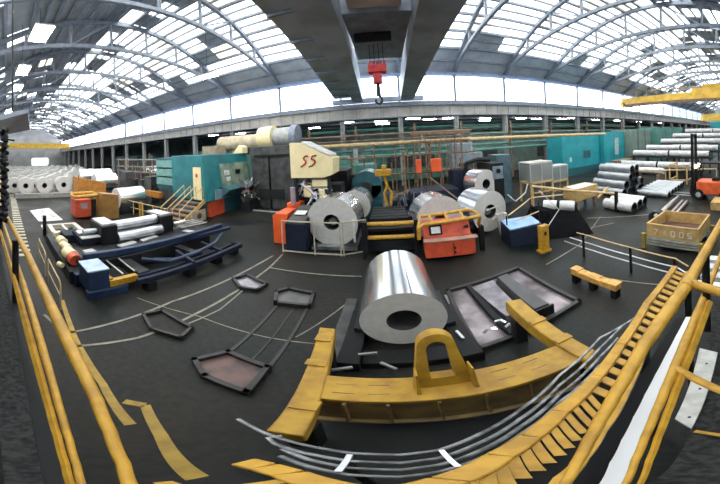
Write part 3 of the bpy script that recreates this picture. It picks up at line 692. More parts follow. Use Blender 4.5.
m = MB().bx(-.9, .9, 9.5, 9.8, .1, 1.3).bx(-.9, .9, 10.5, 10.8, .1, 1.2).bx(-1, 1, 9.6, 12, 0, .4); m.build('conveyor_frame', BL, t, flat=True)
m = MB()
for k in range(4): m.cyl((-.9, 11.4 + k * .5, 1.0), (.8, 11.4 + k * .5, 1.0), .15, 12)
m.build('conveyor_roller', BK, t)
m = MB()
for k in range(10):
    x = random.uniform(-.5, 2.2); m.bar((x, 12.6, 1.2), (x + random.uniform(-.15, .15), 12.6, 1.9), .06, .06)
m.build('chrome_lever', CH, t)
m = MB().bar((2.4, 14.0, 2.5), (4.0, 12.6, 1.0), .06, .06).bar((-.4, 13.5, 1.2), (1.2, 13.5, 1.9), .1, .1); m.build('slanted_bar', BR, t)
# brown gantry with orange boxes
t = thing('pipe_gantry', 'brown steel gantry crowded with upright pipes behind the coils', 'gantry', (0, 0, 0))
m = MB()
for k in range(22):
    x = (-5.6 + k * .8) if k < 7 else (.2 + (k - 7) * .4 + .1 * (k % 2)); y = 15.8 + (k % 3) * .5; m.cyl((x, y, 0), (x, y, random.choice((3.3, 4.0, 4.6, 5.0))), random.choice((.05, .07, .1)), 6)
m.build('upright_pipe', BR, t)
m = MB()
for z, y in ((2.6, 16), (3.7, 16.2), (4.9, 17)): m.cyl((-5.8, y, z), (6.4, y, z + random.uniform(-.1, .1)), .06, 6)
m.build('cross_pipe', BR, t)
m = MB()
for k in range(9):
    x = 2.2 + k * .35; m.bar((x, 15.6, 2.2), (x, 15.6, 5.1), .05, .05, up=(1, 0, 0))
m.bar((1.6, 15.6, 5.1), (5.6, 15.6, 5.1), .15, .15).bar((1.6, 15.6, 4.6), (5.6, 15.6, 4.6), .08, .08).bar((1.6, 15.6, 2.7), (5.6, 15.6, 2.7), .08, .08)
m.build('brown_frame', BR, t, flat=True)
MB().cyl((-6.6, 16.1, 4.62), (20.5, 16.1, 4.55), .13, 10).build('long_yellow_pipe', TAN, t)
for x, w_, lab in ((2.0, .32, 'narrow orange sign box on the brown gantry beside the wider one'), (3.15, .66, 'wide orange box mounted on the brown gantry above the coils')):
    tag(MB().bx(-w_ / 2, w_ / 2, -.3, 0, 0, .85).build('orange_box', OR, None, loc=(x, 15.53, 2.6), bevel=.03), lab, 'box')
t = thing('pipe_rack', 'green and brown pipes running between the columns behind the machines', 'pipe rack', (0, 0, 0))
m = MB()
for z, y in ((4.7, 24.0), (5.6, 24.3)): m.cyl((-9, y, z), (9, y, z), .12, 6)
m.build('brown_pipe', mat('pipe brown', (.3, .2, .13), .6), t)
m = MB()
for z, y in ((4.0, 25), (6.3, 27), (3.5, 23.5)): m.cyl((-9, y, z), (40, y, z), .16, 6)
m.build('green_pipe', GN, t)
m = MB()
for z, y in ((5.2, 25.0), (6.0, 26.9), (5.7, 29)): m.cyl((9, y, z), (90, y, z), .15, 6)
m.build('grey_pipe', GG, t)
m = MB()
for x in (-8, -3, 3, 8, 14, 20, 27, 36): m.bx(x - .1, x + .1, 24.5, 24.7, 0, 6.6)
m.build('rack_post', BR, t, flat=True)
# neighbour aisle machinery, green tank
for (x0, x1, y0, y1, h, mm, lab) in [(-6.8, -1, 20.4, 22.6, 3.7, GN, 'green tank like machine behind the cream hood'), (5.5, 8.4, 20, 21.5, 4.3, mat('grey blue cabinet', (.22, .28, .3), .5), 'grey blue cabinet behind the small raised coil'),
        (9, 15, 28, 31, 5.4, GG, 'grey green machine beyond the columns behind the cages'), (-30, -18, 29, 33, 5.0, GN, 'pale green machine beyond the columns beside the cream duct'), (-60, -40, 29, 33, 4.6, GR, 'dark machine beyond the columns behind the coil field'), (-2, 8, 30, 34, 5.2, GN, 'green machine beyond the columns behind the gantry'), (16, 40, 29, 33, 5.6, GG, 'grey green casing beyond the columns behind the teal boxes')]:
    t = thing('distant_machine', lab, 'machine', ((x0 + x1) / 2, (y0 + y1) / 2, 0)); hw, hd = (x1 - x0) / 2, (y1 - y0) / 2
    MB().bx(-hw, hw, -hd, hd, 0, h * .8).bx(-hw * .9, hw * .2, -hd, hd, h * .8, h).build('machine_casing', mm, t, bevel=.08)
    MB().bx(-hw * .6, hw * .6, -hd - .05, -hd, h * .3, h * .6).build('casing_door', GR, t, flat=True)
    MB().cyl((hw * .4, 0, h * .8), (hw * .4, 0, h + .6), .2, 8).build('exhaust_stack', LG, t)

# ------------------------------------------------------------------ orange red console with yellow pipes
t = thing('red_console', 'orange red operator console framed by yellow tubes behind the large coil', 'control desk', (0, 0, 0))
MB().hexa([(1.15, 8.35, .12), (2.95, 8.15, .12), (3.05, 9.2, .12), (1.2, 9.3, .12), (1.15, 8.35, .82), (2.95, 8.15, .82), (3.05, 9.2, .82), (1.2, 9.3, .82)]).build('lower_cabinet', RD, t, bevel=.03)
MB().hexa([(1.15, 8.62, .84), (2.9, 8.45, .84), (3.0, 9.2, .84), (1.2, 9.3, .84), (1.15, 8.85, 1.42), (2.9, 8.68, 1.42), (3.0, 9.2, 1.42), (1.2, 9.3, 1.42)]).build('upper_cabinet', RD, t, bevel=.03)
MB().bar((1.12, 8.45, .84), (3.05, 8.25, .84), .3, .04).build('ledge', mat('console ledge', (.45, .3, .22), .5), t)
pn_ = MB().hexa([(1.38, 8.6, .98), (1.85, 8.56, .98), (1.85, 8.66, .96), (1.38, 8.7, .96), (1.38, 8.74, 1.36), (1.85, 8.7, 1.36), (1.85, 8.8, 1.36), (1.38, 8.84, 1.36)]).build('instrument_bezel', BL, t)
MB().hexa([(1.45, 8.6, 1.05), (1.78, 8.57, 1.05), (1.78, 8.62, 1.05), (1.45, 8.65, 1.05), (1.45, 8.67, 1.28), (1.78, 8.64, 1.28), (1.78, 8.7, 1.28), (1.45, 8.73, 1.28)]).build('display', WH, pn_)
MB().box((2.15, 8.22, .45), (.02, .02, .55)).build('door_gap', BL, t, flat=True)
MB().box((2.2, 8.2, .5), (.05, .05, .08)).box((2.2, 8.2, .32), (.05, .05, .08)).build('door_latch', BL, t, flat=True)
MB().box((2.75, 8.5, 1.2), (.14, .1, .1)).build('indicator', BK, t, flat=True)
MB().tube([(.95, 8.3, 1.0), (.95, 8.3, 1.45), (1.15, 8.35, 1.55), (3.0, 8.35, 1.58), (3.35, 8.6, 1.5), (3.35, 8.75, 1.1)], .07, 10).build('yellow_tube', Y_, t)
MB().tube([(.95, 8.3, 1.45), (1.1, 8.9, 1.7), (3.0, 9.0, 1.72), (3.3, 8.9, 1.6), (3.35, 8.7, 1.45)], .07, 10).build('yellow_tube', Y_, t)
for x in (1.45, 2.05, 2.65): MB().cyl((x, 8.36, 1.56), (x, 8.95, 1.71), .055, 8).build('yellow_rung', Y_, t)
MB().bx(3.3, 3.45, 8.5, 8.7, 0, 1.1).build('black_side_post', BL, t, flat=True)
t = thing('yellow_pipe_pair', 'pair of short yellow pipes between the fence and the orange red console', 'pipe', (0, 0, 0))
MB().cyl((-.9, 9.05, 1.46), (.85, 8.95, 1.46), .09, 12).build('upper_pipe', Y_, t)
MB().cyl((-.88, 9.0, .9), (.85, 8.9, .92), .09, 12).build('lower_pipe', Y_, t)
MB().bx(-1.08, -.88, 8.85, 9.15, 0, 1.6).build('end_bracket', BL, t, flat=True); MB().bx(.85, 1.0, 8.8, 9.1, 0, 1.6).build('end_bracket', BL, t, flat=True)
m = MB().bx(-.88, .85, 9.2, 9.5, 1.08, 1.2).bx(-.88, .85, 9.2, 9.5, .2, .7); m.build('guide_plate', BK, t, flat=True)
# black track
t = thing('coil_transfer_track', 'black steel transfer track running under the large coil to the pipes', 'track', (0, 0, 0))
MB().bx(-.95, -.55, 5.2, 8.9, 0, .18).bx(.65, 1.05, 5.2, 8.6, 0, .18).build('track_rail', BL, t, flat=True)
m = MB().bx(-.95, -.6, 3.3, 5.2, 0, .3).bx(.85, 1.2, 3.3, 5.2, 0, .3).bx(-.6, .85, 3.4, 3.8, 0, .2).bx(-.6, .85, 5.3, 6.2, 0, .12); m.build('cradle_side', BL, t, bevel=.02)
m = MB().prism([(-.8, 0), (1.05, 0), (1.05, .45), (.15, .2), (-.8, .45)], 'y', 4.3, 5.7); m.build('cradle_saddle', BK, t)
for (x, y, r_) in ((-.5, 3.55, .2), (.7, 3.3, 1.2), (-.2, 3.2, 2.4), (1.0, 3.9, 1.7), (-.8, 3.1, .4)):
    MB().box((x, y, .36), (.28, .05, .05), rz=r_).build('bright_clip', CH, t, flat=True)
# grey floor plates left/right of the coil
tag(MB().bx(1.22, 1.3, 3.8, 6.0, 0, .02).build('cover_plate', LG, None, flat=True), 'narrow grey floor plate between the large coil and the spill tray', 'floor plate')
tag(MB().bx(-1.25, -.97, 3.2, 6.1, 0, .02).build('cover_plate', GR, None, flat=True), 'grey floor plate on the lines side of the large coil cradle', 'floor plate')

# blue topped table, bollard
t = thing('blue_table', 'dark navy box table with a pale blue top beside the yellow square post', 'table', (0, 0, 0))
MB().hexa([(4.35, 8.1, 0), (5.75, 7.9, 0), (5.95, 9.0, 0), (4.5, 9.2, 0), (4.35, 8.1, .8), (5.75, 7.9, .85), (5.95, 9.0, .9), (4.5, 9.2, .9)]).build('table_body', NV, t, bevel=.02)
MB().hexa([(4.4, 8.15, .81), (5.7, 7.95, .86), (5.9, 8.95, .91), (4.5, 9.15, .91), (4.4, 8.15, .84), (5.7, 7.95, .89), (5.9, 8.95, .94), (4.5, 9.15, .94)]).build('table_top', mat('pale blue top', (.25, .42, .68), .25), t)
for x, y in ((5.7, 8.0), (5.95, 9.0), (4.5, 8.6)): MB().cyl((x, y, .8), (x, y, 1.8 if x > 5 else 1.3), .03, 6).build('post', BL, t)
MB().tube([(4.6, 8.6, 1.3), (5.3, 8.9, 1.45), (6.0, 9.0, 1.75), (7.2, 8.2, 1.8)], .03, 6).tube([(4.7, 8.2, 1.15), (5.7, 8.0, 1.4)], .025, 6).build('handrail', TAN, t)
t = thing('bent_pipe_guard', 'bent pale pipes in front of the coil bore by the blue topped table', 'pipe', (4.6, 9.7, 0))
MB().tube([(-.5, 0, 1.3), (-.1, -.2, 1.5), (.3, -.1, .9), (.5, -.1, .3)], .035, 6).tube([(.6, 0, 1.9), (1.0, 0, 1.5), (1.7, .2, 1.8), (1.9, .3, 2.2)], .035, 6).tube([(-.3, -.2, .9), (.2, -.2, 1.2), (.3, -.2, .2)], .03, 6).build('bent_pipe', mat('off white pipe', (.55, .5, .42), .5), t)
MB().hexa([(.1, -.2, 0), (.6, -.2, 0), (.6, .0, 0), (.1, 0, 0), (-.1, -.2, 1.1), (.4, -.2, 1.1), (.4, 0, 1.1), (-.1, 0, 1.1)]).build('pale_shield', AE, t)
t = thing('yellow_bollard', 'short yellow square post beside the blue topped table', 'post', (5.2, 7.1, 0))
MB().bx(-.18, .18, -.12, .12, .06, 1.15).build('post_body', Y_, t, bevel=.03)
MB().bx(-.24, .24, -.16, .16, 0, .1).build('base_plate', Y_, t, flat=True)
MB().bx(-.05, .05, -.14, -.12, .75, .9).build('bolt_plate', BL, t, flat=True)
t = thing('black_coil_stand', 'black machine frame around the small raised coil', 'machine', (0, 0, 0))
MB().bx(4.9, 6.6, 13.9, 16.2, 0, .9).bx(6.2, 7.1, 13.6, 16.0, 0, 3.0).build('stand_frame', BL, t, bevel=.04)
MB().bx(6.3, 7.0, 13.5, 13.6, 2.0, 2.8).build('grey_panel', mat('grey blue panel', (.2, .26, .3), .5), t, flat=True)
MB().cyl((6.65, 13.5, 2.5), (6.65, 13.45, 2.5), .15, 14).build('dial', BL, t)
MB().tube([(5.0, 15.2, 2.2), (5.2, 15.2, 3.0), (6.0, 15.2, 3.2), (6.8, 15, 3.1)], .15, 8).build('black_hose', BL, t)
MB().bx(7.1, 8.2, 14.6, 16, 0, 3.4).bx(8.2, 9.2, 16.6, 18, 0, 3.2).build('grey_casing', mat('dim teal casing', (.07, .13, .15), .5), t, flat=True)

# black ramp with pale cylinder
t = thing('scrap_conveyor', 'black sloped conveyor with a pale cylinder on top, behind the yellow square post', 'conveyor', (0, 0, 0))
MB().hexa([(6.0, 7.9, 0), (7.8, 6.9, 0), (8.4, 8.6, 0), (6.6, 9.2, 0), (6.3, 8.2, .5), (7.7, 7.0, .1), (8.3, 8.6, 1.1), (6.7, 9.2, 1.2)]).build('sloped_body', RUB, t, bevel=.03)
MB().hexa([(5.6, 8.9, 0), (6.5, 8.2, 0), (6.7, 9.4, 0), (5.9, 9.9, 0), (6.3, 8.9, 1.1), (6.6, 8.5, 1.1), (6.8, 9.4, 1.1), (6.4, 9.7, 1.1)]).build('side_chute', RUB, t)
MB().cyl((6.9, 9.3, 1.15), (8.0, 8.3, 1.05), .26, 16).build('pale_cylinder', RP, t)
MB().cyl((7.38, 8.87, 1.11), (7.48, 8.77, 1.1), .275, 16).build('black_band', BL, t)
MB().tube([(6.8, 9.5, 1.9), (6.6, 7.8, 1.3), (5.3, 7.1, .9)], .02, 6).build('wire', LG, t)

# cages
def cage(x0, x1, y0, y1, zs, zt, label):
    t = thing('inspection_cage', label, 'cage', (x0, y0, 0)); a, b = x1 - x0, y1 - y0
    for x in (.06, a - .06):
        for y in (.06, b - .06): MB().bx(x - .06, x + .06, y - .06, y + .06, 0, zs).build('leg', TN, t, flat=True)
    MB().bx(0, a, 0, b, zs - .12, zs).build('stand_top', TN, t, flat=True)
    MB().bx(0, a, .02, .08, zs - .8, zs - .7).build('cross_rail', TN, t, flat=True)
    m = MB()
    for x in (.03, a / 2, a - .03):
        for y in (.03, b - .03): m.bx(x - .03, x + .03, y - .03, y + .03, zs, zt)
    for y in (.0, b - .04): m.bx(0, a, y, y + .04, zs, zs + .05).bx(0, a, y, y + .04, zt - .05, zt)
    m.build('cage_frame', LG, t, flat=True)
    MB().bx(0, a, 0, b, zt, zt + .07).build('cage_roof', mat('cage roof ' + label[:5], (.5, .47, .42), .5), t, flat=True)
    MB().bx(.05, a - .05, .01, .02, zs + .05, zt - .05).bx(.01, .02, .05, b - .05, zs + .05, zt - .05).build('clear_panel', PC, t, flat=True)
    return t
cage(8.7, 10.6, 13.0, 14.4, 1.5, 2.75, 'wire and glass cage on a tall tan stand in front of the long yellow pipe')
cage(11.0, 12.6, 13.6, 14.6, 1.2, 2.25, 'smaller glazed cage on tan stand before the teal wall')
# tan box on stand
t = thing('tan_box', 'open tan box with white contents on a low stand behind the tan barrier', 'box', (0, 0, 0))
MB().bx(9.6, 11.5, 9.75, 9.82, .7, 1.4).bx(9.6, 11.5, 10.8, 10.87, .7, 1.4).bx(9.6, 9.67, 9.82, 10.8, .7, 1.4).bx(11.43, 11.5, 9.82, 10.8, .7, 1.4).bx(9.6, 11.5, 9.75, 10.87, .65, .72).build('box_shell', TN, t, flat=True)
MB().bx(9.68, 11.42, 9.84, 10.78, 1.15, 1.38).build('white_contents', WH, t, flat=True)
for x in (9.8, 11.3):
    for y in (9.9, 10.7): MB().bx(x - .07, x + .07, y - .07, y + .07, 0, .66).build('stand_leg', BR, t, flat=True)
MB().bar((11.4, 9.7, .5), (12.8, 9.9, .9), .12, .12).build('tow_bar', TN, t)
t = thing('barrier_rail', 'tan horizontal barrier rail with a black end post before the tan box', 'barrier', (0, 0, 0))
MB().cyl((8.1, 11.9, 1.55), (11.0, 8.0, 1.1), .07, 8).build('rail', TAN, t)
MB().bx(10.92, 11.08, 7.9, 8.06, 0, 1.2).build('end_post', BL, t, flat=True)
MB().cyl((8.1, 11.9, 0), (8.1, 11.9, 1.55), .05, 8).build('far_post', TAN, t)

# ------------------------------------------------------------------ rolls on the right
rollA = MB().coil((0, 0, 0), (0, 2.0, 0), .31, .2, 20).build('pale_roll', [RP, RB, RB])
lb = ['largest pale roll of the three in front, beside the black barrier post', 'middle pale roll of the three in front of the dark roll stack', 'rearmost pale roll of the three in front of the dark roll stack']
for k in range(3):
    c = rollA if k == 0 else rollA.copy()
    if k: C.objects.link(c)
    c.location = (11.25 + k * .72, 6.95 + k * .05, .31); tag(c, lb[k], 'roll', 'pale rolls in front of the dark stack')
rollB = MB().coil((0, 0, 0), (0, 2.9, 0), .3, .23, 18, m=(0, 1, 1)).build('grey_roll', [RG, RB])
k = 0; first = True
for lay in range(4):
    for j in range(5 - lay):
        c = rollB if first else rollB.copy()
        if not first: C.objects.link(c)
        first = False
        c.location = (13.9 + j * .63 + lay * .315, 9.3 + random.uniform(-.15, .15), .3 + lay * .53)
        tag(c, ['grey open ended roll in the bottom row of the dark roll stack', 'grey open ended roll in the second row of the dark roll stack', 'grey open ended roll in the third row of the dark roll stack', 'grey open ended roll in the top row of the dark roll stack'][lay], 'roll', 'rolls of the stack, layer %d' % (lay + 1))
rollC = MB().coil((0, 0, 0), (0, 2.4, 0), .24, .17, 16, m=(0, 1, 1)).build('steel_roll', [RG, RB])
for k in range(6):
    c = rollC if k == 0 else rollC.copy()
    if k: C.objects.link(c)
    c.location = (14.9 + k * .72, 6.4 + k * .05, .24)
    tag(c, ['steel roll of the flat row closest to the dark stack', 'second steel roll of the flat row counted from the front', 'third steel roll of the flat row counted from the front', 'fourth steel roll of the flat row counted from the front', 'fifth steel roll of the flat row counted from the front', 'rearmost steel roll of the flat row by the forklift'][k], 'roll', 'steel rolls lying in a flat row')
tag(MB().cyl((0, 0, 0), (0, 3.4, 0), .3, 16).build('white_roll', WH, None, loc=(20.5, 9.3, .9)), 'long white roll lying on low supports behind the dark stack', 'roll')
t = thing('roll_support', 'low dark support under the long white roll', 'support', (20.5, 9.5, 0)); MB().bx(-.5, .5, 0, .4, 0, .6).bx(-.5, .5, 2.5, 2.9, 0, .6).build('support_block', BR, t, flat=True)
t = thing('tan_rack', 'tan open box frame behind the flat row of rolls', 'rack', (19.4, 6.6, 0))
for x in (0, 1.8):
    for y in (0, 1.6): MB().bx(x, x + .12, y, y + .12, 0, 1.7).build('post', TN, t, flat=True)
for z in (.3, 1.6): MB().bx(0, 1.92, 0, .1, z, z + .1).bx(0, 1.92, 1.6, 1.7, z, z + .1).bx(0, .1, 0, 1.7, z, z + .1).build('rail', TN, t, flat=True)
t = thing('tan_rail', 'long tan rail running behind the roll stacks', 'rail', (0, 0, 0))
MB().cyl((17.5, 12.8, 1.2), (21, 4.4, 1.2), .07, 8).build('rail', TAN, t)
for (x, y) in ((17.5, 12.8), (19.3, 8.6), (21, 4.4)): MB().cyl((x, y, 0), (x, y, 1.2), .05, 6).build('post', TAN, t)
# far racks of pale rolls
rollD = MB().cyl((0, 0, 0), (0, 4.6, 0), .36, 14, mi=0, cap=1).build('long_pale_roll', [RP, RB])
first = True
for r_, (x, ya, n, zz) in enumerate([(23, 6.3, 1, 1.1), (25.5, 6.0, 1, 2.1), (28, 5.5, 2, 2.6), (31, 4.8, 2, 3.3), (34, 4.2, 2, 4.0), (38, 3.6, 2, 4.7)]):
    for k in range(n + 1):
        c = rollD if first else rollD.copy()
        if not first: C.objects.link(c)
        first = False
        c.location = (x + (.8 if k == 2 else 0), ya + .1 + 4.8 * (k % 2) + (1.5 if k == 2 else 0), zz)
        tag(c, 'long pale roll on the far racks behind the forklift', 'roll', 'rolls on the far racks')
    t = thing('roll_rack', 'dark steel rack post row carrying the far pale rolls', 'rack', (x, ya, 0), 0, 'far roll racks')
    m = MB()
    for y in (0, 2.5, 5, 7.5, 9.5): m.bx(-.08, .08, y, y + .16, 0, zz - .36)
    m.bx(-.5, 1.2, -.2, 9.8, zz - .5, zz - .36).build('rack_frame', BK, t, flat=True)

# teal boxes on the right
def panelbox(x0, x1, y0, y1, h, mt, label, parts=()):
    t = thing('teal_machine_box', label, 'machine enclosure', (x0, y0, 0))
    MB().bx(0, x1 - x0, 0, y1 - y0, 0, h).build('enclosure_body', mt, t, bevel=.04)
    for nm, a, b, z0, z1, mm in parts: MB().bx(a, b, -.06, 0, z0, z1).build(nm, mm, t, flat=True)
    return t
panelbox(17.2, 23.4, 19.3, 22, 4.7, TB, 'long teal blue machine enclosure behind the tan box', [('dark_port', 3.2, 4.4, 1.8, 2.7, TD), ('door_handle', 1.0, 1.25, 1.6, 2.1, WH), ('lower_skirt', 0, 6.2, 0, .9, TD)])
panelbox(23.5, 28.0, 18.6, 22, 4.8, TB, 'teal enclosure with a pale notice panel behind the dark roll stack', [('pale_notice', 2.2, 3.0, 1.8, 4.0, mat('pale notice', (.5, .6, .55), .5)), ('lower_skirt', 0, 4.5, 0, .9, TD)])
panelbox(28.1, 34.2, 17.6, 21, 5.0, GG, 'grey green tall panelled enclosure next to the teal ones', [('panel_seam', 1.9, 2.0, 0, 5, GR), ('panel_seam', 4.0, 4.1, 0, 5, GR)])
panelbox(34.3, 46, 16.6, 20, 5.4, GN, 'sea green panelled enclosure at the far end of the teal row', [('panel_seam', 3.0, 3.15, 0, 5.4, GG), ('panel_seam', 6.5, 6.65, 0, 5.4, GG)])
panelbox(60, 63, -3, 14, 7.0, TB, 'bright teal wall panel beyond the far racks', [('panel_seam', .5, .6, 0, 7, TD)])
tag(MB().bx(0, 3.2, 0, 1.4, 0, 1.4).build('tan_crate', BR, None, loc=(22.5, 15.6, 0), bevel=.03), 'brown crate in front of the teal enclosure with notice', 'crate')

# forklift
t = thing('forklift', 'orange forklift with raised black mast and lit headlight beside the flat row of rolls', 'forklift', (15.7, 4.05, 0))
MB().bx(-.6, .6, -1.6, .5, .35, 1.25).build('chassis', mat('forklift orange', (.75, .12, .03), .4), t, bevel=.08)
MB().bx(-.55, .55, -1.9, -1.2, .4, 1.5).build('counterweight', RD, t, bevel=.1)
MB().bx(-.3, .3, -1.0, -.5, 1.25, 1.45).bx(-.3, .3, -1.15, -1.0, 1.4, 2.0).build('seat', BL, t, bevel=.04)
for x in (-.5, .5):
    MB().tube([(x, .45, 1.2), (x, .2, 2.45), (x, -1.2, 2.45), (x, -1.5, 1.3)], .05, 6).build('guard_post', BL, t)
MB().bx(-.55, .55, -1.25, .25, 2.42, 2.5).build('overhead_guard', BL, t, flat=True)
for x in (-.55, .55):
    for y, r_ in ((.35, .36), (-1.3, .3)):
        w_ = MB().cyl((x - .12, y, r_), (x + .12, y, r_), r_, 18).build('wheel', BL, t)
        MB().cyl((x - .13, y, r_), (x + .13, y, r_), r_ * .5, 12).build('wheel_rim', LG, w_)
ms = MB()
for x in (-.4, .4): ms.bx(x - .06, x + .06, .7, .88, .1, 4.4)
ms.bx(-.4, .4, .75, .85, 4.2, 4.35).bx(-.4, .4, .75, .85, 2.2, 2.35).bx(-.4, .4, .75, .85, .5, .65); ms.build('mast', BL, t, flat=True)
MB().bx(-.5, .5, .9, .98, .25, .95).build('carriage', BK, t, flat=True)
for x in (-.3, .3): MB().bx(x - .07, x + .07, .98, 2.4, .12, .18).build('fork', CH, t, flat=True)
for x in (-.42, .42): MB().cyl((x, .5, 2.2), (x, .6, 2.2), .1, 12).build('headlight', LAMPF, t)

# black roll with silver bars, crate on slatted pallet
tag(MB().coil((0, 0, 0), (.5, .05, 0), .34, .27, 20, m=(0, 0, 0)).build('black_roll', RB, None, loc=(10.1, 5.1, .34)), 'short black open ended roll beside the crate', 'roll')
c0 = MB().cyl((0, 0, 0), (3.4, .3, 0), .11, 12).build('silver_bar', CH)
for k in range(4):
    c = c0 if k == 0 else c0.copy()
    if k: C.objects.link(c)
    c.location = (10.7, 5.45 - k * .3, .11 if k != 1 else .35); tag(c, ['silver bar farthest from the crate beside the black roll', 'silver bar lying highest beside the black roll', 'third silver bar from the far side behind the crate', 'silver bar closest to the crate behind its far edge'][k], 'bar', 'silver bars behind the crate')
t = thing('open_crate', 'tan open topped crate with painted white marks standing on a slatted pallet', 'crate', (8.55, 3.25, 0), rz=.0)
TC = mat('crate tan', (.55, .36, .13), .6, scale=4, col2=(.4, .25, .09))
MB().bx(-.85, -.78, -1.0, 1.0, .55, 1.08).bx(.78, .85, -1.0, 1.0, .55, 1.08).bx(-.78, .78, -1.0, -.93, .55, 1.08).bx(-.78, .78, .93, 1.0, .55, 1.08).build('crate_side', TC, t, flat=True)
MB().bx(-.78, .78, -.93, .93, .55, .6).build('crate_bottom', mat('crate inside', (.14, .07, .05), .6), t, flat=True)
m = MB()
def glyph(y, segs):
    for a, b in segs: m.bar((-.856, y - a[0] * .13, .68 + a[1] * .2), (-.856, y - b[0] * .13, .68 + b[1] * .2), .012, .03, up=(0, .5, .7))
G7 = [((0, 1), (1, 1)), ((1, 1), (.4, 0))]; G0 = [((0, 0), (0, 1)), ((0, 1), (1, 1)), ((1, 1), (1, 0)), ((1, 0), (0, 0))]
G4 = [((.7, 0), (.7, 1)), ((.7, 1), (0, .4)), ((0, .4), (1, .4))]; GS = [((1, 1), (0, 1)), ((0, 1), (0, .5)), ((0, .5), (1, .5)), ((1, .5), (1, 0)), ((1, 0), (0, 0))]
for y, g_ in ((.7, G7), (.32, G4), (.02, G0), (-.3, G0), (-.6, GS)): glyph(y, g_)
m.build('painted_mark', WH, t, flat=True)
t = thing('slatted_pallet', 'grey slatted pallet with yellow corner posts under the tan crate', 'pallet', (8.55, 3.25, 0))
m = MB()
for z in (.2, .31, .42): m.bx(-.9, -.84, -1.0, 1.0, z, z + .07).bx(.84, .9, -1.0, 1.0, z, z + .07)
m.bx(-.86, .86, -1, 1, .48, .54); m.build('slat', mat('grey timber', (.34, .34, .28), .6, scale=5), t, flat=True)
for x in (-.9, .9):
    for y in (-1.08, 1.1): MB().bx(x - .07, x + .07, y - .08, y + .08, 0, .66 if y > 0 else .56).build('corner_post', mat('dull yellow %s%s' % (x, y), (.36, .26, .05), .6), t, bevel=.02)
MB().cyl((-.3, -.95, .12), (-.3, .95, .12), .1, 10).cyl((.4, -.95, .12), (.4, .95, .12), .1, 10).build('skid', BL, t)

# low handrail on floor
t = thing('low_pipe_railing', 'low railing of three thin silver pipes on dark posts between bench and crate', 'railing', (0, 0, 0))
for z, xf in ((1.0, 0), (.62, .12), (.3, .22)):
    MB().tube([(5.75 + xf, 7.2 - z * 1.3, z), (5.8 + xf, 5.4, z), (5.78 + xf, 3.8, z), (5.65 + xf, 2.3, z), (5.5 + xf, 1.9, z - .1)], .022, 8).build('pipe_rail', CH if z < .9 else TAN, t)
for x, y in ((5.85, 3.8), (5.72, 2.35), (5.85, 5.7)): MB().bx(x - .03, x + .03, y - .03, y + .03, 0, 1.0).build('post', BL, t, flat=True)

t = thing('timber_stack', 'pale slatted timbers on the floor behind the branching yellow railing', 'timber', (6.6, 1.45, 0))
for k in range(4): MB().bx(-.9 + k * .5, -.6 + k * .5, -.7, .35, 0, .12 + .02 * k).build('timber', WH, t, flat=True)
tag(MB().bx(-.6, .6, -.5, .5, 0, .5).build('tan_crate', TC, None, loc=(13.6, 2.6, 0), bevel=.02), 'small closed tan crate beyond the open crate', 'crate')

# bench beam
t = thing('trestle_beam', 'short orange yellow beam resting on dark feet on the open floor', 'beam', (4.5, 0, 0))
BN = mat('orange yellow timber', (.68, .38, .09), .55, scale=7, col2=(.45, .22, .05))
MB().bx(-.11, .13, 3.3, 4.82, .3, .5).build('beam', BN, t, bevel=.02)
MB().bx(-.12, .14, 4.55, 4.84, .49, .53).bx(-.12, .14, 3.28, 3.55, .49, .53).bx(-.05, .12, 3.85, 4.2, .49, .52).build('end_pad', BN, t, bevel=.01)
for y in (3.4, 4.1, 4.72): MB().bx(-.1, .1, y - .08, y + .08, 0, .3).build('foot', BL, t, flat=True)

# ------------------------------------------------------------------ trays and pit on the floor
def rim(poly, h, th, name, label, cat, m_in, m_rim, parent=None):
    t = thing(name, label, cat, (0, 0, 0)); n = len(poly)
    m = MB()
    for i in range(n):
        a, b = poly[i], poly[(i + 1) % n]; d = (Vector((*b, 0)) - Vector((*a, 0))).normalized() * th / 2
        m.bar((a[0] - d.x, a[1] - d.y, h / 2), (b[0] + d.x, b[1] + d.y, h / 2), th, h)
    m.build('rim', m_rim, t, flat=True)
    MB().prism(poly, 'z', .0, .03).build('tray_bottom', m_in, t, flat=True)
    return t
TR = mat('tray black', (.022, .02, .02), .5, bump=.2, scale=8)
rim([(-4.95, 3.0), (-4.85, 3.45), (-3.8, 3.42), (-3.65, 3.0), (-4.3, 2.78)], .12, .07, 'drip_tray', 'small black rimmed tray on the floor closest to the blue machine', 'tray', FLOOR, TR)
rim([(-4.75, 6.15), (-4.55, 6.6), (-3.65, 6.3), (-3.7, 5.85), (-4.2, 5.75)], .12, .08, 'drip_tray', 'small dark tray with bright wet bottom below the dark enclosure', 'tray', PL, TR)
t4 = rim([(-3.15, 5.95), (-2.9, 6.25), (-2.15, 6.15), (-2.05, 5.5), (-2.9, 5.4)], .13, .09, 'drip_tray', 'dark tray at the far end of the twin floor channels', 'tray', mat('damp tray', (.09, .085, .085), .4), TR)
rim([(-2.9, 2.62), (-2.66, 3.15), (-1.88, 3.05), (-1.76, 2.32), (-2.45, 2.36)], .13, .09, 'drip_tray', 'rusty reddish tray at the near end of the twin floor channels', 'tray', RX, TR)
MB_ = MB(); line(MB_, [(-2.85, 5.45), (-2.68, 3.15)], .07, .02); line(MB_, [(-2.1, 5.5), (-1.88, 3.05)], .07, .02); line(MB_, [(-2.42, 5.4), (-2.22, 3.1)], .035, .01)
tag(MB_.build('floor_channel', TR, None, flat=True), 'twin dark floor channels linking the rusty tray with the far tray', 'floor channel')

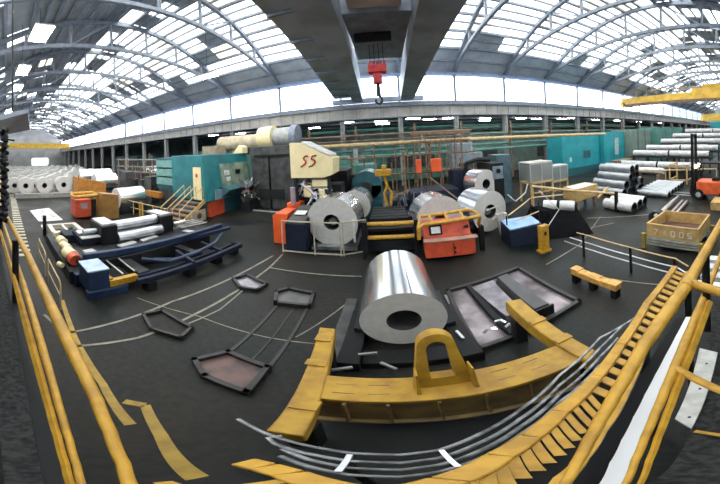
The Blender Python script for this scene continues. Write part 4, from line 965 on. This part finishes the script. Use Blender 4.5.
t = rim([(1.35, 6.1), (3.7, 6.45), (3.75, 3.9), (1.2, 3.6)], .14, .1, 'spill_pit', 'large black rimmed spill tray holding wet plates beside the large coil', 'tray', mat('pit bottom', (.3, .25, .27), .22, metal=.3, scale=1.3, col2=(.07, .055, .06)), TR)  # bright reflections on the bottom are put into its base colour
tag(MB().hexa([(1.95, 5.9, .08), (2.6, 6.0, .08), (2.45, 4.2, .08), (2.05, 4.2, .08), (1.95, 5.9, .2), (2.6, 6.0, .2), (2.45, 4.2, .3), (2.05, 4.2, .3)]).build('steel_plate', PL, None), 'light wet steel plate inside the spill tray', 'plate')
m = thing('channel_cover', 'dark grey folded channel lying across the spill tray', 'channel', (0, 0, 0))
MB().hexa([(2.62, 5.9, .1), (3.1, 5.95, .1), (3.05, 3.95, .1), (2.5, 3.95, .1), (2.68, 5.85, .38), (3.0, 5.9, .38), (2.95, 4.0, .42), (2.6, 4.0, .42)]).build('channel_body', mat('dark channel', (.06, .058, .06), .45), m)
MB().box((2.8, 3.93, .25), (.45, .05, .3)).build('end_flange', BL, m, flat=True)
tag(MB().bx(1.84, 1.98, 3.7, 6.05, .05, .2).build('divider_bar', BL, None, flat=True, rz=0), 'black bar dividing the spill tray beside the light plate', 'bar')
m = MB()
for k in range(9): m.box((1.55 + .09 * k + random.uniform(-.1, .1), 3.95 + random.uniform(-.12, .2), .28), (.13, .06, .02), rz=random.uniform(0, 3), ry=random.uniform(-.6, .6))
tag(m.build('scrap_foil', AL, None, flat=True), 'crumpled bright foil scraps at the near edge of the spill tray', 'scrap', kind='stuff')

# ------------------------------------------------------------------ yellow lifting frame
t = thing('lifting_spreader', 'large worn yellow H shaped lifting frame on the floor before the large coil', 'lifting beam', (0, 0, 0))
K = .872
def fr(x0, y0, x1, y1, x2, y2, x3, y3, za, zb): return [(x * K, y * K, z) for z in (za, zb) for x, y in ((x0, y0), (x1, y1), (x2, y2), (x3, y3))]
MB().hexa(fr(-1.0, 2.2, 2.08, 2.12, 2.1, 2.66, -1.0, 2.74, 1.02, 1.1)).build('main_beam', YD, t, bevel=.015)
YB_ = mat('brown web paint', (.28, .18, .06), .6, scale=4, col2=(.14, .1, .05))  # darker and browner than the top flange
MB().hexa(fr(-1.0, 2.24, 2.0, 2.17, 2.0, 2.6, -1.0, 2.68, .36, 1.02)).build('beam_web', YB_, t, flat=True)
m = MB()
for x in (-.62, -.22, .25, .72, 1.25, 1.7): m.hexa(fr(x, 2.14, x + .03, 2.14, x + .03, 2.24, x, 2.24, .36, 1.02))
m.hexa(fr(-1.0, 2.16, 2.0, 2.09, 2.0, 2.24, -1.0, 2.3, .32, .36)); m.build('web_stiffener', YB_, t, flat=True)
MB().hexa(fr(-.99, 1.42, -.72, 1.42, -1.08, 4.06, -1.36, 4.06, .85, 1.12)).build('cross_arm', YD, t, bevel=.02)
MB().hexa(fr(2.0, 2.02, 2.28, 2.12, 2.44, 4.25, 2.12, 4.35, .85, 1.16)).build('cross_arm', YD, t, bevel=.02)
m = MB()
for (x0, x1, y0, y1, z) in ((-1.24, -.96, 2.9, 3.05, 1.12), (-1.04, -.78, 1.9, 2.1, 1.12), (-1.32, -1.06, 3.6, 3.8, 1.12), (2.04, 2.33, 2.6, 2.75, 1.16), (2.08, 2.38, 3.3, 3.45, 1.16)): m.hexa(fr(x0, y0, x1, y0, x1, y1, x0, y1, z, z + .03))
m.build('weld_pad', YD, t, bevel=.008)
for (x, y) in ((-.86, 1.75), (-1.17, 3.7), (2.15, 2.3), (2.25, 4.1)): MB().bx(x * K - .1, x * K + .1, y * K - .1, y * K + .1, 0, .85).build('support_foot', BL, t, flat=True)
# lifting bail: tapered plate with an oval opening, leaning back
m = MB(); N = 16; cxm = .35; ya, yc, z0, z1 = 2.13, 2.42, 1.1, 2.02
def yb(z): return ya + (yc - ya) * (z - z0) / (z1 - z0)
outp = [(cxm + .29, z0)] + [(cxm + .2 * math.cos(PI * i / N), z1 - .2 + .2 * math.sin(PI * i / N)) for i in range(N + 1)] + [(cxm - .29, z0)]
hz0 = 1.27
inp = [(cxm + .12, hz0)] + [(cxm + .11 * math.cos(PI * i / N), z1 - .24 + .12 * math.sin(PI * i / N)) for i in range(N + 1)] + [(cxm - .12, hz0)]
n = len(outp); vs = []
for dy in (0, .13): vs += [(p[0], yb(p[1]) + dy, p[1]) for p in outp] + [(p[0], yb(p[1]) + dy, p[1]) for p in inp]
fs = []
for i in range(n):
    k = (i + 1) % n
    if i < n - 1: fs += [(i, k, n + k, n + i), (2 * n + i, 3 * n + i, 3 * n + k, 2 * n + k)]
    else: fs += [(i, k, n + k, n + i), (2 * n + i, 3 * n + i, 3 * n + k, 2 * n + k)]
    fs += [(i, 2 * n + i, 2 * n + k, k), (n + i, n + k, 3 * n + k, 3 * n + i)]
m.add(vs, fs); bl_ = m.build('lifting_bail', YD, t)
for x in (.07, .59): MB().hexa([(x, 2.0, 1.1), (x + .04, 2.0, 1.1), (x + .04, 2.14, 1.1), (x, 2.14, 1.1), (x + .02, 2.1, 1.5), (x + .04, 2.1, 1.5), (x + .04, 2.25, 1.5), (x + .02, 2.25, 1.5)]).build('gusset', YD, bl_, flat=True)
m = MB()
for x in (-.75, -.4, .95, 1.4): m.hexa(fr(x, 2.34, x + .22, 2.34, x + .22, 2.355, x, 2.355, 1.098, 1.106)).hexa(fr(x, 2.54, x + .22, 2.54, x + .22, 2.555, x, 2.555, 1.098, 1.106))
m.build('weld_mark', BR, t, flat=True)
tag(MB().bx(-.7, 1.9, 1.25, 2.0, 0, .015).build('dark_mat', BL, None, flat=True), 'flat black mat below the lifting frame', 'mat')  # thin flat black sheet on the floor

# ------------------------------------------------------------------ silver pipes below the walkway
DP = mat('dull silver pipe', (.32, .33, .34), .38, metal=.7, scale=9, col2=(.12, .12, .12), bump=.2)
paths = [([(-0.990, 1.171, 1.50), (-0.772, 1.073, 1.50), (-0.535, 0.988, 1.50), (-0.305, 0.915, 1.50), (-0.116, 0.894, 1.50), (0.045, 0.936, 1.50), (0.279, 1.091, 1.50), (0.636, 1.297, 1.50), (1.212, 1.574, 1.50), (2.012, 1.784, 1.50), (2.712, 1.683, 1.50)], 'outermost thin silver pipe of the bundle along the walkway'),
 ([(-0.656, 1.064, 1.50), (-0.704, 1.009, 1.50), (-0.636, 0.947, 1.50), (-0.496, 0.884, 1.50), (-0.289, 0.808, 1.50), (-0.122, 0.787, 1.50), (0.021, 0.831, 1.50), (0.232, 0.975, 1.50), (0.565, 1.182, 1.50), (1.098, 1.444, 1.50), (1.846, 1.647, 1.50), (2.390, 1.731, 1.50)], 'second silver pipe of the bundle, hooked at its left end'),
 ([(-0.579, 0.896, 1.50), (-0.425, 0.792, 1.50), (-0.275, 0.716, 1.50), (-0.127, 0.695, 1.50), (0.001, 0.741, 1.50), (0.191, 0.874, 1.50), (0.503, 1.083, 1.50), (1.000, 1.332, 1.50), (1.705, 1.532, 1.50), (2.134, 1.613, 1.50)], 'third silver pipe of the bundle along the walkway'),
 ([(-0.545, 0.805, 1.50), (-0.396, 0.703, 1.50), (-0.261, 0.626, 1.50), (-0.133, 0.604, 1.50), (-0.019, 0.652, 1.50), (0.150, 0.775, 1.50), (0.444, 0.987, 1.50), (0.916, 1.236, 1.50), (1.586, 1.435, 1.50)], 'innermost silver pipe of the bundle next to the slotted yellow ledge')]
for p, lab in paths:
    tag(MB().tube(p, .018, 8).build('silver_pipe', DP, None), lab, 'pipe', 'silver pipe bundle along the walkway')
t = thing('pipe_bracket', 'small steel clamps holding the silver pipe bundle', 'bracket', (0, 0, 0))
for (x, y) in ((-.3, .79), (.05, .83)): MB().bx(x - .012, x + .012, y - .13, y + .1, 1.47, 1.525).build('clamp', CH, t, flat=True)
for (x, y) in ((-.3, .79), (.05, .83)): MB().bx(x - .02, x + .02, y - .02, y + .02, 0, 1.46).build('clamp_post', BK, t, flat=True)

# slotted yellow ledge
t = thing('slotted_ledge', 'yellow ledge with a row of dark slots outside the walkway railing', 'ledge', (0, 0, 0))
pth = [(-0.371, 0.403), (-0.314, 0.390), (-0.251, 0.358), (-0.153, 0.274), (-0.086, 0.248), (-0.012, 0.327), (0.138, 0.468), (0.281, 0.562), (0.489, 0.672), (0.842, 0.791), (1.216, 0.899), (1.839, 1.038), (2.681, 1.098)]
m = MB()
for a, b in zip(pth, pth[1:]): m.bar((a[0], a[1], 2.7), (b[0], b[1], 2.7), .07, .05)
m.build('top_flange', Y_, t, bevel=.008)
def wdt(x): return .15 if x < .5 else (.15 - .04 * (x - .5) / .9 if x < 1.4 else .11)
def at(s):
    acc = 0
    for a, b in zip(pth, pth[1:]):
        d = math.dist(a, b)
        if acc + d >= s: f = (s - acc) / d; return (a[0] + (b[0] - a[0]) * f, a[1] + (b[1] - a[1]) * f)
        acc += d
    return pth[-1]
m = MB(); s_ = .15
while s_ < 3.2:
    x, y = at(s_); m.bar((x, y - .03, 2.69), (x - (.07 if x < .7 else 0), y - .03 - wdt(x), 2.66), .03 if x < .7 else .055, .02); s_ += .065 if x < .7 else .11
m.build('slotted_web', Y_, t, flat=True)
m = MB(); m3 = MB()
for a, b in zip(pth, pth[1:]):
    m.bar((a[0], a[1] - wdt(a[0]) - .05, 2.65), (b[0], b[1] - wdt(b[0]) - .05, 2.65), .03, .03)
    m3.hexa([(a[0], a[1], 2.58), (b[0], b[1], 2.58), (b[0], b[1] - wdt(b[0]) - .06, 2.58), (a[0], a[1] - wdt(a[0]) - .06, 2.58), (a[0], a[1], 2.6), (b[0], b[1], 2.6), (b[0], b[1] - wdt(b[0]) - .06, 2.6), (a[0], a[1] - wdt(a[0]) - .06, 2.6)])
m.build('bottom_flange', Y_, t, flat=True)
m3.build('back_plate', BL, t, flat=True)
m = MB()
for x, y in ((-.3, .36), (1.3, .78), (2.4, .84)): m.bx(x - .03, x + .03, y - .03, y + .03, 0, 2.58)
m.build('bracket_post', BL, t, flat=True)

# ------------------------------------------------------------------ walkway and railing
WK = MB().bx(-18, .35, -4.2, -.03, 2.3, 2.4).bx(.35, 9, -4.2, .02, 2.3, 2.4)
tag(WK.build('walkway_deck', PT, None, flat=True), 'dark tread plate walkway deck along the near side, at the yellow railing', 'walkway')
WKs = MB()
for x in (-17, -8, -3.5, 4.5, 8.5):
    tag(MB().bx(x - .1, x + .1, -2.2, -2.0, 0, 2.3).build('walkway_support', BL, None, flat=True), 'black steel support post under the walkway deck', 'support', 'walkway supports')
t = thing('walkway_railing', 'yellow tubular walkway railing with black posts running towards the coil field', 'railing', (0, 0, 0))
MB().tube([(-18, -.3, 3.4), (-9, -.22, 3.4)] + list(reversed([(-0.181, 0.071, 3.40), (-0.320, 0.136, 3.40), (-0.478, 0.191, 3.40), (-0.663, 0.237, 3.40), (-0.838, 0.262, 3.40), (-1.047, 0.277, 3.40), (-1.304, 0.282, 3.40), (-1.610, 0.281, 3.40), (-2.017, 0.266, 3.40), (-2.599, 0.232, 3.40), (-3.208, 0.166, 3.40), (-4.118, 0.058, 3.40), (-5.652, -0.135, 3.40)])), [.035, .035] + list(reversed([0.0056, 0.0100, 0.0149, 0.0204, 0.0254, 0.0313, 0.0350, 0.0350, 0.0350, 0.0350, 0.0350, 0.0350, 0.0350])), 12).build('top_rail', Y_, t)
MB().tube([(-9, -.1, 2.9)] + list(reversed([(-0.314, 0.075, 2.90), (-0.485, 0.119, 2.90), (-0.670, 0.156, 2.90), (-0.875, 0.185, 2.90), (-1.090, 0.207, 2.90), (-1.337, 0.223, 2.90), (-1.630, 0.231, 2.90), (-1.931, 0.230, 2.90), (-2.300, 0.221, 2.90), (-2.769, 0.201, 2.90), (-3.394, 0.156, 2.90), (-4.283, 0.083, 2.90), (-5.675, -0.043, 2.90)])), [.03] + list(reversed([0.0053, 0.0082, 0.0114, 0.0148, 0.0183, 0.0224, 0.0272, 0.0300, 0.0300, 0.0300, 0.0300, 0.0300, 0.0300])), 10).build('mid_rail', Y_, t)
MB().tube([(-0.317, 0.065, 2.90), (-0.502, 0.103, 2.90), (-0.703, 0.133, 2.90), (-0.926, 0.154, 2.90), (-1.131, 0.165, 2.90), (-1.365, 0.170, 2.90), (-1.638, 0.168, 2.90), (-1.939, 0.159, 2.90), (-2.307, 0.142, 2.90), (-2.774, 0.112, 2.90), (-3.337, 0.064, 2.90), (-4.111, -0.009, 2.90), (-5.255, -0.125, 2.90)], [0.0053, 0.0085, 0.0118, 0.0155, 0.0189, 0.0227, 0.0272, 0.0300, 0.0300, 0.0300, 0.0300, 0.0300, 0.0300], 4).build('toe_strip', Y_, t, flat=True)
for x, y in ((-3.1, .12), (-6.2, -.12), (-9.5, -.22)): MB().cyl((x, y, 2.3), (x, y, 3.42), .045, 10).build('post', BL, t)
t = thing('walkway_railing', 'yellow tubular walkway railing with two branching rails beside the slotted ledge', 'railing', (0, 0, 0))
MB().tube([(0.065, 0.139, 3.40), (0.143, 0.203, 3.40), (0.230, 0.263, 3.40), (0.327, 0.318, 3.40), (0.458, 0.375, 3.40), (0.610, 0.425, 3.40), (0.790, 0.470, 3.40), (0.971, 0.490, 3.40), (1.185, 0.502, 3.40), (1.446, 0.503, 3.40), (1.744, 0.516, 3.40), (2.131, 0.523, 3.40), (2.661, 0.524, 3.40)] + [(4.2, .54, 3.4)], [0.0054, 0.0087, 0.0123, 0.0160, 0.0208, 0.0261, 0.0323, 0.0382, 0.0420, 0.0420, 0.0420, 0.0420, 0.0420] + [.042], 12).build('top_rail', Y_, t)
MB().cyl((1.39, .5, 3.4), (1.5, .5, 3.4), .047, 12).build('rail_joint', Y_, t)
MB().tube([(1.45, .48, 3.4), (1.38, .26, 3.4), (1.2, -.4, 3.4), (1.1, -1.4, 3.4)], .034, 10).build('branch_rail', Y_, t)
MB().tube([(0.139, 0.150, 2.90), (0.282, 0.223, 2.90), (0.438, 0.288, 2.90), (0.608, 0.344, 2.90), (0.799, 0.394, 2.90), (1.024, 0.438, 2.90), (1.286, 0.475, 2.90), (1.599, 0.505, 2.90), (1.987, 0.526, 2.90)] + [(3.4, .56, 2.9)], [0.0051, 0.0089, 0.0130, 0.0173, 0.0221, 0.0276, 0.0340, 0.0340, 0.0340] + [.03], 10).build('mid_rail', Y_, t)
MB().tube([(0.148, 0.136, 2.90), (0.294, 0.201, 2.90), (0.452, 0.259, 2.90), (0.624, 0.309, 2.90), (0.815, 0.353, 2.90), (1.016, 0.388, 2.90), (1.244, 0.418, 2.90), (1.511, 0.443, 2.90), (1.831, 0.461, 2.90)], [0.0041, 0.0074, 0.0108, 0.0144, 0.0184, 0.0225, 0.0271, 0.0325, 0.0340], 4).build('toe_strip', Y_, t, flat=True)
MB().tube([(1.01, .44, 2.9), (.86, .18, 2.9), (.6, -.5, 2.9)], .026, 10).build('lower_branch_rail', Y_, t)
MB().cyl((1.9, .5, 2.4), (1.9, .5, 3.4), .035, 10).build('post', BL, t); MB().bar((3.6, .53, 2.4), (3.6, .53, 3.4), .16, .06, up=(1, 0, 0)).build('post', BL, t)
t = thing('polished_handrail_plate', 'bright white metal strip between the branching yellow railing and dark deck', 'strip', (0, 0, 0))
def strip(L_, R_, name, m_, par, h=.02):
    mb = MB()
    for i in range(len(L_) - 1):
        q = [L_[i], R_[i], R_[i + 1], L_[i + 1]]; mb.hexa(q + [(x, y, z + h) for x, y, z in q])
    return mb.build(name, m_, par, flat=True)
strip([(0.145, 0.218, 2.40), (0.317, 0.327, 2.40), (0.507, 0.424, 2.40), (0.718, 0.510, 2.40), (0.954, 0.585, 2.40), (1.178, 0.638, 2.40), (1.429, 0.682, 2.40), (1.715, 0.717, 2.40), (2.046, 0.743, 2.40)], [(0.168, 0.186, 2.40), (0.339, 0.274, 2.40), (0.523, 0.353, 2.40), (0.722, 0.423, 2.40), (0.941, 0.485, 2.40), (1.173, 0.536, 2.40), (1.433, 0.579, 2.40), (1.730, 0.615, 2.40), (2.076, 0.643, 2.40)], 'strip_face', mat('bright strip', (.95, .95, .95), .35, var=.02), t)
strip([(0.125, 0.247, 2.36), (0.283, 0.365, 2.36), (0.458, 0.472, 2.36), (0.654, 0.569, 2.36), (0.873, 0.654, 2.36), (1.106, 0.718, 2.36), (1.369, 0.770, 2.36), (1.670, 0.809, 2.36), (2.020, 0.834, 2.36)], [(0.148, 0.222, 2.36), (0.323, 0.334, 2.36), (0.517, 0.433, 2.36), (0.732, 0.520, 2.36), (0.972, 0.596, 2.36), (1.200, 0.650, 2.36), (1.456, 0.695, 2.36), (1.748, 0.731, 2.36), (2.085, 0.757, 2.36)], 'dark_flange', BL, t)
t = thing('pale_board', 'pale grey board lying on the dark deck inside the branching railing', 'board', (0, 0, 0))
MB().hexa([(.77, .35, 2.41), (.70, .26, 2.41), (1.56, .34, 2.41), (1.59, .48, 2.41), (.77, .35, 2.44), (.70, .26, 2.44), (1.56, .34, 2.44), (1.59, .48, 2.44)]).build('board_face', mat('pale board', (.55, .54, .5), .6, scale=12), t, flat=True)
for x, y in ((.8, .3), (1.1, .34), (1.4, .38)): MB().cyl((x, y, 2.44), (x, y, 2.446), .008, 8).build('screw', BK, t)
tag(MB().cyl((.68, .24, 2.43), (.62, -.1, 2.43), .014, 8).build('yellow_rod', Y_, None), 'short yellow rod on the deck by the pale board', 'rod')
dk = thing('deck_edge', 'dark tread plate deck edge strip with black strip for the dark gap below the railing towards the coil field', 'deck', (0, 0, 0))
strip([(-4.584, -0.108, 2.41), (-3.883, -0.029, 2.41), (-3.334, 0.028, 2.41), (-2.890, 0.070, 2.41), (-2.241, 0.101, 2.41), (-1.745, 0.113, 2.41), (-1.343, 0.112, 2.41), (-1.015, 0.102, 2.41), (-0.724, 0.083, 2.41), (-0.458, 0.054, 2.41)], [(-4.572, -0.329, 2.41), (-3.873, -0.257, 2.41), (-3.327, -0.202, 2.41), (-2.886, -0.159, 2.41), (-2.241, -0.107, 2.41), (-1.748, -0.071, 2.41), (-1.347, -0.045, 2.41), (-1.021, -0.023, 2.41), (-0.730, -0.009, 2.41), (-0.462, -0.001, 2.41)], 'tread_strip', PT, dk, .01)
strip([(-4.626, 0.151, 2.39), (-3.914, 0.195, 2.39), (-3.358, 0.225, 2.39), (-2.907, 0.244, 2.39), (-2.250, 0.243, 2.39), (-1.749, 0.229, 2.39), (-1.343, 0.205, 2.39), (-1.014, 0.173, 2.39), (-0.722, 0.132, 2.39), (-0.456, 0.083, 2.39)], [(-4.628, -0.109, 2.39), (-3.920, -0.029, 2.39), (-3.366, 0.029, 2.39), (-2.917, 0.071, 2.39), (-2.262, 0.102, 2.39), (-1.762, 0.114, 2.39), (-1.356, 0.113, 2.39), (-1.025, 0.103, 2.39), (-0.731, 0.083, 2.39), (-0.462, 0.055, 2.39)], 'dark_gap_strip', BL, dk, .02)  # black strip painted in for the dark open gap beside the toe strip
tag(MB().hexa([(.15, .025, 2.3), (2.6, .025, 2.3), (2.6, .62, 2.3), (.15, .16, 2.3), (.15, .025, 2.39), (2.6, .025, 2.39), (2.6, .62, 2.39), (.15, .16, 2.39)]).build('deck_extension', PT, None, flat=True), 'dark deck plate under the pale board', 'deck plate')

# ------------------------------------------------------------------ every loose piece of these parts is a part of its own
def pieces(me):
    key = {}; par = list(range(len(me.vertices)))
    def f(a):
        while par[a] != a: par[a] = par[par[a]]; a = par[a]
        return a
    for v in me.vertices:
        k = tuple(round(c, 4) for c in v.co)
        if k in key: par[f(v.index)] = f(key[k])
        else: key[k] = v.index
    for p in me.polygons:
        a = f(p.vertices[0])
        for q in p.vertices[1:]: par[f(q)] = a
    g = {}
    for p in me.polygons: g.setdefault(f(p.vertices[0]), []).append(p.index)
    return list(g.values())
SPLIT = """deck_bracket roller_journal steel_plate frame_foot base_skid valve_wheel valve_cover steel_rod upright_pipe cross_pipe tray_rail cross_sill
web_stiffener support_leg weld_pad support_foot sheave wire_rope pale_green_panel brown_pipe green_pipe grey_pipe rack_post conveyor_roller chrome_lever skid
stand_leg support_block door_latch track_rail cradle_side gusset white_notice machine_block machine_body orange_guard support_column yellow_channel slanted_bar
side_beam curved_pipe cream_motor bent_pipe handrail duct_flange valve_block foil_strip bracket_post rail hydraulic_pipework box_shell crate_side slat""".split()
for o in [o for o in bpy.data.objects if o.type == 'MESH' and o.parent and o.name.split('.')[0] in SPLIT]:
    me = o.data; ps = pieces(me)
    if not 1 < len(ps) < 100: continue
    for grp in ps:
        vi = sorted({v for p in grp for v in me.polygons[p].vertices}); ix = {v: i for i, v in enumerate(vi)}
        n = bpy.data.meshes.new(me.name); n.from_pydata([me.vertices[v].co for v in vi], [], [[ix[v] for v in me.polygons[p].vertices] for p in grp])
        for mm in me.materials: n.materials.append(mm)
        n.polygons.foreach_set('material_index', [me.polygons[p].material_index for p in grp])
        n.polygons.foreach_set('use_smooth', [True] * len(grp)); n.set_sharp_from_angle(angle=math.radians(38)); n.update()
        c = o.copy(); c.data = n; C.objects.link(c)
        for k in (m_ for m_ in list(o.children) if grp is ps[0]): k.parent = c
    bpy.data.objects.remove(o)
